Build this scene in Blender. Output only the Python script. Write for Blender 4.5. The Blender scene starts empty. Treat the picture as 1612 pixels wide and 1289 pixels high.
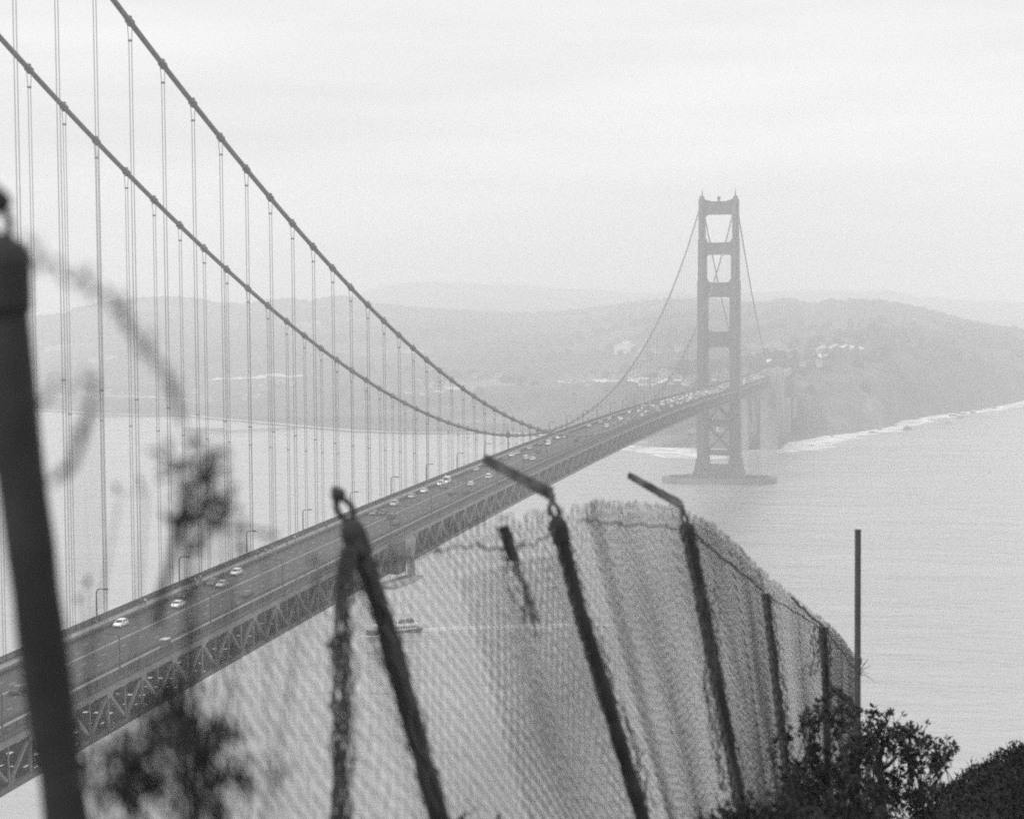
import bpy, math, random
import numpy as np
from mathutils import Vector, Matrix, noise
random.seed(7)
R_ = math.radians
sc = bpy.context.scene
col = sc.collection

# ------------------------------------------------------------------ camera
CX, CY, CZ = 153.587, -252.588, 141.456
YAW, PIT, ROL, FPX = -0.208090, -0.053271, -0.007627, 3007.24
SAG, ZLOW, ZMID, CAMB = 141.894, 83.726, 72.197, 6.832
Fv = np.array([math.sin(YAW)*math.cos(PIT), math.cos(YAW)*math.cos(PIT), math.sin(PIT)])
Rv0 = np.array([math.cos(YAW), -math.sin(YAW), 0.0])
Uv0 = np.cross(Rv0, Fv)
Rv = Rv0*math.cos(ROL) + Uv0*math.sin(ROL)
Uv = -Rv0*math.sin(ROL) + Uv0*math.cos(ROL)
CAM = np.array([CX, CY, CZ])
cam_d = bpy.data.cameras.new('camera')
cam = bpy.data.objects.new('camera', cam_d); col.objects.link(cam)
M3 = Matrix((Rv.tolist(), Uv.tolist(), (-Fv).tolist())).transposed()
cam.matrix_world = Matrix.Translation(CAM.tolist()) @ M3.to_4x4()
cam_d.sensor_width = 36.0
cam_d.lens = FPX/1612*36
cam_d.clip_start = 0.1
cam_d.clip_end = 60000
cam_d.dof.use_dof = True
cam_d.dof.focus_distance = 450
cam_d.dof.aperture_fstop = 4.0
sc.camera = cam

# ------------------------------------------------------------------ world, sun, exposure
SUN_EL, SUN_AZ = R_(52), R_(215)
w = bpy.data.worlds.new('World'); sc.world = w; w.use_nodes = True
nt = w.node_tree; nt.nodes.clear()
N = nt.nodes.new; L = nt.links.new
out = N('ShaderNodeOutputWorld'); bg = N('ShaderNodeBackground'); L(bg.outputs[0], out.inputs[0])
sky = N('ShaderNodeTexSky'); sky.sky_type = 'NISHITA'; sky.sun_disc = False
sky.sun_elevation = SUN_EL; sky.sun_rotation = SUN_AZ; sky.dust_density = 5
bw = N('ShaderNodeRGBToBW'); L(sky.outputs[0], bw.inputs[0])
tc = N('ShaderNodeTexCoord'); sep = N('ShaderNodeSeparateXYZ'); L(tc.outputs['Generated'], sep.inputs[0])
# overcast deck: brighter towards the zenith, soft cloud structure
mp = N('ShaderNodeMapping'); mp.inputs['Scale'].default_value = (1.3, 1.3, 11.0); L(tc.outputs['Generated'], mp.inputs[0])
cn = N('ShaderNodeTexNoise'); cn.inputs['Scale'].default_value = 1.7; cn.inputs['Detail'].default_value = 5
cn.inputs['Roughness'].default_value = .5; L(mp.outputs[0], cn.inputs['Vector'])
ramp = N('ShaderNodeMapRange'); ramp.inputs['From Min'].default_value = 0.0; ramp.inputs['From Max'].default_value = 1.0
ramp.inputs['To Min'].default_value = 8.0; ramp.inputs['To Max'].default_value = 12.6
L(sep.outputs[2], ramp.inputs[0])
cm = N('ShaderNodeMapRange'); cm.inputs['From Min'].default_value = .3; cm.inputs['From Max'].default_value = .7
cm.inputs['To Min'].default_value = .80; cm.inputs['To Max'].default_value = 1.14; L(cn.outputs[0], cm.inputs[0])
mul = N('ShaderNodeMath'); mul.operation = 'MULTIPLY'; L(ramp.outputs[0], mul.inputs[0]); L(cm.outputs[0], mul.inputs[1])
mx = N('ShaderNodeMath'); mx.operation = 'MULTIPLY_ADD'; mx.inputs[1].default_value = .12
L(bw.outputs[0], mx.inputs[0]); L(mul.outputs[0], mx.inputs[2])
L(mx.outputs[0], bg.inputs[0]); bg.inputs[1].default_value = 0.1
sd = bpy.data.lights.new('sun', 'SUN'); sd.energy = 1.4; sd.angle = R_(18); sd.color = (1, 1, 1)
so = bpy.data.objects.new('sun', sd); col.objects.link(so)
so.rotation_euler = (math.pi/2 - SUN_EL, 0, math.pi - SUN_AZ)
sc.view_settings.view_transform = 'Standard'; sc.view_settings.look = 'None'
sc.view_settings.exposure = 0.0; sc.view_settings.gamma = 1.0
sc.cycles.max_bounces = 8; sc.cycles.volume_bounces = 2; sc.cycles.transparent_max_bounces = 32
sc.cycles.use_denoising = False; sc.cycles.use_adaptive_sampling = False; sc.cycles.filter_width = 1.9
HAZE_DENSITY = 0.00034

# ------------------------------------------------------------------ helpers
def ray(u, v): return Fv + Rv*(u-806)/FPX - Uv*(v-644.5)/FPX
def at(u, v, D): return CAM + ray(u, v)*D                  # point at depth D (metres) on that line of sight
def on_x(u, v, x):
    d = ray(u, v); return CAM + d*((x-CX)/d[0])
def on_z(u, v, z=0.0):
    d = ray(u, v); return CAM + d*((z-CZ)/d[2])
def zb(y): return ZMID - CAMB*((y-640.1)/640.1)**2 if y < 1285 else ZMID - CAMB - .0095*(y-1280)   # underside of the deck truss
def zcab(y): return ZLOW + SAG*((y-640.1)/640.1)**2

def mat(name, v, rough=.7, var=.0, scale=1.0, metallic=0.0, bump=0.0, spec=.5, v2=None, detail=4, stretch=None):
    m = bpy.data.materials.new(name); m.use_nodes = True
    t = m.node_tree; b = t.nodes['Principled BSDF']
    b.inputs['Base Color'].default_value = (v, v, v, 1); b.inputs['Roughness'].default_value = rough
    b.inputs['Metallic'].default_value = metallic; b.inputs['Specular IOR Level'].default_value = spec
    if var or v2 is not None or bump:
        tcn = t.nodes.new('ShaderNodeTexCoord'); nz = t.nodes.new('ShaderNodeTexNoise')
        nz.inputs['Scale'].default_value = scale; nz.inputs['Detail'].default_value = detail
        src = tcn.outputs['Object']
        if stretch:
            mpn = t.nodes.new('ShaderNodeMapping'); mpn.inputs['Scale'].default_value = stretch
            t.links.new(src, mpn.inputs[0]); src = mpn.outputs[0]
        t.links.new(src, nz.inputs['Vector'])
        lo, hi = (v*(1-var), v*(1+var)) if v2 is None else (v, v2)
        rp = t.nodes.new('ShaderNodeValToRGB')
        rp.color_ramp.elements[0].position = .35; rp.color_ramp.elements[1].position = .65
        rp.color_ramp.elements[0].color = (lo, lo, lo, 1); rp.color_ramp.elements[1].color = (hi, hi, hi, 1)
        t.links.new(nz.outputs[0], rp.inputs[0]); t.links.new(rp.outputs[0], b.inputs['Base Color'])
        if bump:
            bp = t.nodes.new('ShaderNodeBump'); bp.inputs['Strength'].default_value = bump
            t.links.new(nz.outputs[0], bp.inputs['Height']); t.links.new(bp.outputs[0], b.inputs['Normal'])
    return m

class MB:
    def __init__(s): s.v = []; s.f = []
    def add(s, vs, fs):
        o = len(s.v); s.v += [tuple(map(float, p)) for p in vs]; s.f += [tuple(i+o for i in f) for f in fs]; return s
    def box(s, x0, x1, y0, y1, z0, z1):
        return s.add([(x0,y0,z0),(x1,y0,z0),(x1,y1,z0),(x0,y1,z0),(x0,y0,z1),(x1,y0,z1),(x1,y1,z1),(x0,y1,z1)],
                     [(0,3,2,1),(4,5,6,7),(0,1,5,4),(1,2,6,5),(2,3,7,6),(3,0,4,7)])
    def beam(s, a, b, w, h=None, up=(0,0,1)):
        h = h or w; a = Vector(a); b = Vector(b); d = (b-a).normalized(); up = Vector(up)
        if abs(d.dot(up)) > .99: up = Vector((0, 1, 0))
        x = d.cross(up).normalized()*w/2; z = x.normalized().cross(d).normalized()*h/2
        vs = [a-x-z, a+x-z, a+x+z, a-x+z, b-x-z, b+x-z, b+x+z, b-x+z]
        return s.add(vs, [(0,1,2,3),(7,6,5,4),(0,4,5,1),(1,5,6,2),(2,6,7,3),(3,7,4,0)])
    def tube(s, pts, r, n=6, cap=True):
        pts = [Vector(p) for p in pts]
        rs = r if isinstance(r, (list, tuple)) else [r]*len(pts)
        vs = []; fs = []; prev = None
        for i, p in enumerate(pts):
            d = (pts[min(i+1, len(pts)-1)] - pts[max(i-1, 0)])
            d = d.normalized() if d.length > 1e-9 else Vector((0,0,1))
            if prev is None:
                a = Vector((0,0,1)) if abs(d.z) < .9 else Vector((1,0,0))
                x = d.cross(a).normalized()
            else: x = (prev - d*prev.dot(d)).normalized()
            prev = x; y = d.cross(x)
            for k in range(n):
                t = 2*math.pi*k/n; vs.append(p + (x*math.cos(t)+y*math.sin(t))*rs[i])
            if i:
                o = (i-1)*n
                for k in range(n): fs.append((o+k, o+(k+1)%n, o+n+(k+1)%n, o+n+k))
        if cap: fs.append(tuple(range(n-1, -1, -1))); fs.append(tuple(range(len(vs)-n, len(vs))))
        return s.add(vs, fs)
    def prism(s, poly, a, b, axis='x'):     # poly: 2-D outline extruded from a to b along an axis
        n = len(poly)
        def P(q, t): return (t, q[0], q[1]) if axis == 'x' else ((q[0], t, q[1]) if axis == 'y' else (q[0], q[1], t))
        vs = [P(q, a) for q in poly] + [P(q, b) for q in poly]
        return s.add(vs, [tuple(range(n-1,-1,-1)), tuple(range(n, 2*n))] + [(i, (i+1)%n, n+(i+1)%n, n+i) for i in range(n)])
    def mesh(s, name, off=(0,0,0)):
        me = bpy.data.meshes.new(name)
        v = np.array(s.v, dtype=float).reshape(-1, 3) - np.array(off, dtype=float)
        me.from_pydata(v.tolist(), [], s.f); me.update(); return me
    def build(s, name, m, parent=None, smooth=False, solid=True):
        off = Vector((0,0,0)); p = parent
        while p is not None: off += p.location; p = p.parent
        me = s.mesh(name, off)
        if m is not None: me.materials.append(m)
        if smooth: me.polygons.foreach_set('use_smooth', [True]*len(me.polygons))
        o = bpy.data.objects.new(name, me); col.objects.link(o)
        if parent is not None: o.parent = parent
        return o
def fixn(o):
    import bmesh
    b = bmesh.new(); b.from_mesh(o.data); bmesh.ops.recalc_face_normals(b, faces=b.faces); b.to_mesh(o.data); b.free(); return o
def tag(o, label=None, cat=None, group=None, kind=None):
    if label: o['label'] = label
    if cat: o['category'] = cat
    if group: o['group'] = group
    if kind: o['kind'] = kind
    return o
def empty(name, loc=(0,0,0), rz=0):
    o = bpy.data.objects.new(name, None); col.objects.link(o); o.location = Vector([float(c) for c in loc]); o.rotation_euler.z = rz
    o.empty_display_size = .5; return o
KIDS = {}
def kids(o):
    if o.name not in KIDS: KIDS[o.name] = [c for c in bpy.data.objects if c.parent == o]
    return KIDS[o.name]
def copy_tree(o, parent=None):
    c = o.copy(); col.objects.link(c); c.parent = parent
    for ch in kids(o): copy_tree(ch, c)
    return c
def fbm(x, y, z=0, o=4):
    return noise.fractal(Vector((x, y, z)), 1.0, 2.0, o)

STEEL = mat('painted_steel', .075, .55, .22, .35, bump=.0)
STEEL_W = mat('painted_steel_lit_tone', .15, .55, .2, .35)  # same bridge steel, lightened to look lit against the dark truss interior
STEEL_D = mat('painted_steel_shade_tone', .012, .6, .25, .6)  # same bridge steel, with the shade inside the truss put into its colour
CABLE = mat('cable_wrap_paint', .12, .6, .15, .3)
ROPE = mat('wire_rope', .14, .5)
TOWER = mat('tower_paint', .10, .6, .15, .12)
CONC = mat('concrete', .13, .85, .25, .08, stretch=(1,1,.25))
ROAD = mat('asphalt', .036, .85, .22, .35, stretch=(1,.08,1))
WALK = mat('sidewalk_concrete', .20, .85, .15, .5)
PAINT = mat('road_marking_paint', .42, .8, .3, 2.0)

# ------------------------------------------------------------------ the setting: water, terrain
def water_mat():
    m = bpy.data.materials.new('bay_water'); m.use_nodes = True
    t = m.node_tree; b = t.nodes['Principled BSDF']
    b.inputs['Base Color'].default_value = (.40, .40, .40, 1); b.inputs['Roughness'].default_value = .16  # paler than silty water: surface glare is put into the base colour
    b.inputs['IOR'].default_value = 1.34
    tcn = t.nodes.new('ShaderNodeTexCoord')
    def nz(scale, det, st, rot=0):
        mpn = t.nodes.new('ShaderNodeMapping'); mpn.inputs['Scale'].default_value = st; mpn.inputs['Rotation'].default_value = (0,0,rot)
        t.links.new(tcn.outputs['Object'], mpn.inputs[0])
        n = t.nodes.new('ShaderNodeTexNoise'); n.inputs['Scale'].default_value = scale; n.inputs['Detail'].default_value = det
        n.inputs['Roughness'].default_value = .62
        t.links.new(mpn.outputs[0], n.inputs['Vector']); return n.outputs[0]
    a = nz(.16, 6, (.55, 1.0, 1), .35); c = nz(.022, 4, (.5, 1.2, 1), .2); p = nz(.0035, 4, (.7, 1.5, 1), .1)
    s = t.nodes.new('ShaderNodeMath'); s.operation = 'MULTIPLY_ADD'; s.inputs[1].default_value = 3.2
    t.links.new(c, s.inputs[0]); t.links.new(a, s.inputs[2])
    bp = t.nodes.new('ShaderNodeBump'); bp.inputs['Strength'].default_value = 1.0; bp.inputs['Distance'].default_value = WATER_BUMP
    t.links.new(s.outputs[0], bp.inputs['Height']); t.links.new(bp.outputs[0], b.inputs['Normal'])
    rr = t.nodes.new('ShaderNodeMapRange'); rr.inputs['From Min'].default_value = .35; rr.inputs['From Max'].default_value = .65
    rr.inputs['To Min'].default_value = .05; rr.inputs['To Max'].default_value = .16
    t.links.new(p, rr.inputs[0]); t.links.new(rr.outputs[0], b.inputs['Roughness'])
    sr = t.nodes.new('ShaderNodeMapRange'); sr.inputs['From Min'].default_value = .35; sr.inputs['From Max'].default_value = .65
    sr.inputs['To Min'].default_value = .35; sr.inputs['To Max'].default_value = 1.0
    t.links.new(p, sr.inputs[0]); t.links.new(sr.outputs[0], bp.inputs['Strength'])
    return m
WATER_BUMP = 2.6
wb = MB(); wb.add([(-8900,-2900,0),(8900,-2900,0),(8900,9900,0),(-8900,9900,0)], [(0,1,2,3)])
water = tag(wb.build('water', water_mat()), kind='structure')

SHORE = [(-700,650),(-300,649),(0,648),(60,646),(140,652),(220,655),(290,655),(340,660),(470,672),(560,680),(650,683),(800,683),(900,690),(985,700),
 (1010,702),(1050,705),(1100,705),(1180,708),(1226,708),(1240,697),(1300,686),(1350,681),(1400,672),(1420,662),(1500,650),(1560,642),(1612,631),(1700,622),(1900,606),(2300,588)]
RIDGE = [(-700,500),(0,506),(60,503),(114,497),(122,489),(164,482),(218,474),(283,472),(318,476),(342,482),(387,484),(422,478),(466,475),(491,479),
 (526,472),(551,472),(595,483),(695,493),(800,498),(835,499),(900,494),(951,488),(1011,480),(1062,476),(1140,479),(1203,483),(1233,476),(1258,480),(1278,485),
 (1303,479),(1354,479),(1389,480),(1449,491),(1500,505),(1535,515),(1612,527),(1700,540),(1900,560),(2300,580)]
RDIST = [(-700,5000),(550,5000),(800,5000),(1100,4800),(1203,4500),(1400,4100),(1612,3900),(2300,4000)]
us = np.arange(-620, 2300, 3.4)
def az_of(u): d = ray(u, 640.); return math.atan2(d[0], d[1])
azs = np.array([az_of(u) for u in us])
def shore_r(u):
    v = np.interp(u, [a[0] for a in SHORE], [a[1] for a in SHORE]); P = on_z(u, v); return math.hypot(P[0]-CX, P[1]-CY)
def elev_z(u, v, r):
    d = ray(u, v); return CZ + d[2]/math.hypot(d[0], d[1])*r
rs_t = np.array([shore_r(u) for u in us])
rr_t = np.interp(us, [a[0] for a in RDIST], [a[1] for a in RDIST])
h_t = np.array([elev_z(u, np.interp(u, [a[0] for a in RIDGE], [a[1] for a in RIDGE]), r) for u, r in zip(us, rr_t)])
e_t = np.interp(us, [300, 900, 1150, 1300, 1612], [1.25, 1.05, .8, .62, .6])
b_t = np.interp(us, [200, 700, 1000, 1180, 1240, 1260, 1612], [520, 330, 100, 90, 90, 12, 8])     # width of the flat behind the water's edge
c_t = np.interp(us, [700, 1000, 1050, 1180, 1260, 1450, 1612], [4, 16, 36, 38, 34, 42, 34])          # height of the bluff
def land_h(x, y):
    dx, dy = x-CX, y-CY; r = math.hypot(dx, dy); a = math.atan2(dx, dy)
    u = np.interp(a, azs, us); i = (u-us[0])/3.4; i0 = min(max(int(i), 0), len(us)-2); k = min(max(i-i0, 0), 1)
    g = lambda T: T[i0]*(1-k)+T[i0+1]*k
    rs, rr, H, e, b, c = g(rs_t), g(rr_t), g(h_t), g(e_t), g(b_t), g(c_t)
    s = r - rs + 9*fbm(x*.02, y*.02, 3, 3)
    if s < -30: return -2.0
    pl = np.interp(u, [980, 1035, 1235, 1262], [1.6, 7, 7, 1.6]); z = min(pl, s*(.12 if pl < 2 else .45))
    if s > b:
        t = min(1, (s-b)/(rr-rs-b)); k1 = 1-math.exp(-(s-b)/55.)
        z = pl + c*k1 + max(0, H-c-pl)*t**e
        m = min(1, (s-b)/250)*(1-t**6)
        z += m*(13*fbm(x*.0028+5, y*.0028, 1, 3) + 9*fbm(x*.009, y*.009, 2, 3))
        z += min(1, (s-b)/120)*3.6*max(0, fbm(x*.045, y*.045, 7, 2)+.25)
        if u > 1225: z += -min(1, (u-1225)/50)*m*11*abs(fbm((a*3000)/46., r*.0012, 11, 3))*min(1, (s-b)/60)
        if r > rr: z = H - (r-rr)*.09*(1 if r < rr+700 else 1) + 3*fbm(x*.03, y*.03, 4, 2)
        z = max(z, 1.5)
    return z
def land_hit(u, v):
    d = ray(u, v); k = 1200.
    while k < 5200:
        P = CAM + d*k
        if P[2] <= land_h(P[0], P[1]): return P
        k += 9
    return None
rows = np.concatenate([[-40, -12, -3, 2, 6, 11, 18, 27, 40, 56, 75, 98, 125, 160, 200, 240, 285, 330], np.linspace(380, 2700, 120)])
tv = []; tf = []
for i, u in enumerate(us):
    a = azs[i]; span = rr_t[i]-rs_t[i]
    for s in rows:
        q = s if s < 330 else 330 + (s-330)*(span+200-330)/(2700-330)
        r = rs_t[i]+q; x = CX+math.sin(a)*r; y = CY+math.cos(a)*r
        tv.append((x, y, land_h(x, y)))
nr = len(rows)
for i in range(len(us)-1):
    for j in range(nr-1):
        tf.append((i*nr+j, (i+1)*nr+j, (i+1)*nr+j+1, i*nr+j+1))
def land_mat():
    m = bpy.data.materials.new('wooded_hillside'); m.use_nodes = True
    t = m.node_tree; b = t.nodes['Principled BSDF']; b.inputs['Roughness'].default_value = .95; b.inputs['Specular IOR Level'].default_value = .1
    tcn = t.nodes.new('ShaderNodeTexCoord')
    def nz(s, d, r=.6):
        n = t.nodes.new('ShaderNodeTexNoise'); n.inputs['Scale'].default_value = s; n.inputs['Detail'].default_value = d; n.inputs['Roughness'].default_value = r
        t.links.new(tcn.outputs['Object'], n.inputs['Vector']); return n.outputs[0]
    r1 = t.nodes.new('ShaderNodeValToRGB'); e = r1.color_ramp.elements
    e[0].position = .40; e[0].color = (.022,)*3+(1,); e[1].position = .60; e[1].color = (.09,)*3+(1,)
    e2 = r1.color_ramp.elements.new(.70); e2.color = (.26,)*3+(1,)
    t.links.new(nz(.004, 7, .65), r1.inputs[0])
    r2 = t.nodes.new('ShaderNodeValToRGB'); e = r2.color_ramp.elements
    e[0].position = .35; e[0].color = (.6,)*3+(1,); e[1].position = .7; e[1].color = (1.35,)*3+(1,)
    t.links.new(nz(.06, 4), r2.inputs[0])
    mm = t.nodes.new('ShaderNodeMixRGB'); mm.blend_type = 'MULTIPLY'; mm.inputs[0].default_value = 1
    t.links.new(r1.outputs[0], mm.inputs[1]); t.links.new(r2.outputs[0], mm.inputs[2]); t.links.new(mm.outputs[0], b.inputs['Base Color'])
    return m
LAND = land_mat()
lm = MB(); lm.add(tv, tf); land = tag(lm.build('terrain', LAND, smooth=True), kind='structure')
# hills farther inland
FAR = [(-700,500),(300,500),(500,482),(560,466),(590,455),(615,449),(640,445),(700,444),(800,448),(900,455),(1000,460),(1150,462),(1300,456),(1400,458),(1424,461),(1449,468),
 (1474,467),(1505,473),(1560,472),(1612,476),(1700,480),(1900,490),(2300,500)]
fm = MB(); fv = []; ff = []
us2 = np.arange(-620, 2300, 7.)
for i, u in enumerate(us2):
    a = az_of(u); v = np.interp(u, [q[0] for q in FAR], [q[1] for q in FAR])
    for j, (r, k) in enumerate([(4700, .0), (5100, .35), (7000, .6), (8000, 1.0), (8500, .8), (9000, .2), (9300, -.2)]):
        x = CX+math.sin(a)*r; y = CY+math.cos(a)*r; H = elev_z(u, v, 8000)
        fv.append((x, y, max(0, H*k) + 5*fbm(x*.01, y*.01, 2, 3)*(k > 0) - (3 if k <= 0 else 0)))
for i in range(len(us2)-1):
    for j in range(6): ff.append((i*7+j, (i+1)*7+j, (i+1)*7+j+1, i*7+j+1))
fm.add(fv, ff); tag(fm.build('hills', LAND, smooth=True), kind='structure')

def foam_mat(name, dens, scale, st=(1,1,1), soft=.2, amax=.9):
    m = bpy.data.materials.new(name); m.use_nodes = True
    t = m.node_tree; b = t.nodes['Principled BSDF']; b.inputs['Base Color'].default_value = (.85,.85,.85,1); b.inputs['Roughness'].default_value = .9
    tcn = t.nodes.new('ShaderNodeTexCoord'); mpn = t.nodes.new('ShaderNodeMapping'); mpn.inputs['Scale'].default_value = st
    n = t.nodes.new('ShaderNodeTexNoise'); n.inputs['Scale'].default_value = scale; n.inputs['Detail'].default_value = 5
    t.links.new(tcn.outputs['Object'], mpn.inputs[0]); t.links.new(mpn.outputs[0], n.inputs['Vector'])
    r = t.nodes.new('ShaderNodeMapRange'); r.inputs['From Min'].default_value = 1-dens-soft; r.inputs['From Max'].default_value = 1-dens+soft; r.inputs['To Max'].default_value = amax
    t.links.new(n.outputs[0], r.inputs[0]); t.links.new(r.outputs[0], b.inputs['Alpha']); return m
SURF = foam_mat('breaking_surf', .55, .05)
SURF2 = foam_mat('thin_foam', .48, .04)
def strip(name, pts, wl, wr, m, z=.06, kind='stuff', n=8, jag=.5):
    P = []
    for i in range(len(pts)-1):
        for k in range(n): P.append(tuple(a+(b-a)*k/n for a, b in zip(pts[i], pts[i+1])))
    P.append(pts[-1]); s = MB(); vs = []
    for i, p in enumerate(P):
        q = P[min(i+1, len(P)-1)]; o = P[max(i-1, 0)]; dx, dy = q[0]-o[0], q[1]-o[1]; l = math.hypot(dx, dy) or 1
        nx, ny = -dy/l, dx/l; W = p[2] if len(p) > 2 else 1
        a = W*wl*(1+jag*fbm(i*.35, 3.1, 0, 3)); b = W*wr*(1+jag*fbm(i*.35, 9.1, 0, 3))
        vs += [(p[0]+nx*a, p[1]+ny*a, z), (p[0]-nx*b, p[1]-ny*b, z)]
    s.add(vs, [(2*i, 2*i+1, 2*i+3, 2*i+2) for i in range(len(P)-1)])
    return tag(s.build(name, m), kind=kind)
def shorepts(u0, u1, st, off=0):
    r = []
    for u in np.arange(u0, u1, st):
        v = np.interp(u, [a[0] for a in SHORE], [a[1] for a in SHORE]); P = on_z(u, v); r.append((P[0], P[1]))
    return r
strip('surf', shorepts(1228, 2200, 14), 12, 28, SURF, .05, n=3, jag=.7)
strip('surf', shorepts(1000, 1228, 12), 12, 22, SURF, .07, n=3, jag=.7)
q = [(on_z(u, v)[0], on_z(u, v)[1], k) for u, v, k in [(975,706,.4),(1000,703,1),(1030,706,1.3),(1060,712,1.2),(1095,718,.9),(1130,722,.4)]]
strip('surf', q, 30, 30, SURF, .09, n=4)
q = [(on_z(u, v)[0], on_z(u, v)[1], k) for u, v, k in [(985,696,.4),(1010,692,1),(1035,694,1),(1052,700,.5)]]
strip('surf', q, 34, 30, SURF, .11, n=4)
q = [(on_z(u, v)[0], on_z(u, v)[1], k) for u, v, k in [(1222,712,.5),(1240,706,1.2),(1265,702,1.1),(1300,694,.8),(1345,688,.5)]]
strip('surf', q, 26, 26, SURF, .13, n=4)
SAND = mat('pale_sand', .4, .9, .2, .02)
strip('beach', shorepts(-500, 960, 20), 5, 6, SAND, 1.75, kind='structure', n=3, jag=.4)

# hillside under the camera
def ground_h(x, y):
    dx, dy = x-CX, y-CY
    f = dx*math.sin(YAW)+dy*math.cos(YAW); s = dx*math.cos(YAW)-dy*math.sin(YAW)
    z = CZ-1.62-.33*max(f, -6)+ .05*s
    if f > 24: z -= .055*(f-24)**1.6
    z += .16*fbm(x*.5, y*.5, 0, 3)
    return z
gv = []; gf = []; n1, n2 = 70, 64
for i in range(n1):
    f = -14 + 150*(i/(n1-1))**1.5
    for j in range(n2):
        s = -70+140*j/(n2-1); s = s*abs(s)/70*.7+s*.3
        x = CX+f*math.sin(YAW)+s*math.cos(YAW); y = CY+f*math.cos(YAW)-s*math.sin(YAW)
        gv.append((x, y, max(ground_h(x, y), -.9)))
for i in range(n1-1):
    for j in range(n2-1): gf.append((i*n2+j, i*n2+j+1, (i+1)*n2+j+1, (i+1)*n2+j))
gm = MB(); gm.add(gv, gf); tag(gm.build('hillside', mat('dry_soil', .10, .95, .4, 1.5, bump=.4), smooth=True), kind='structure')

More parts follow.
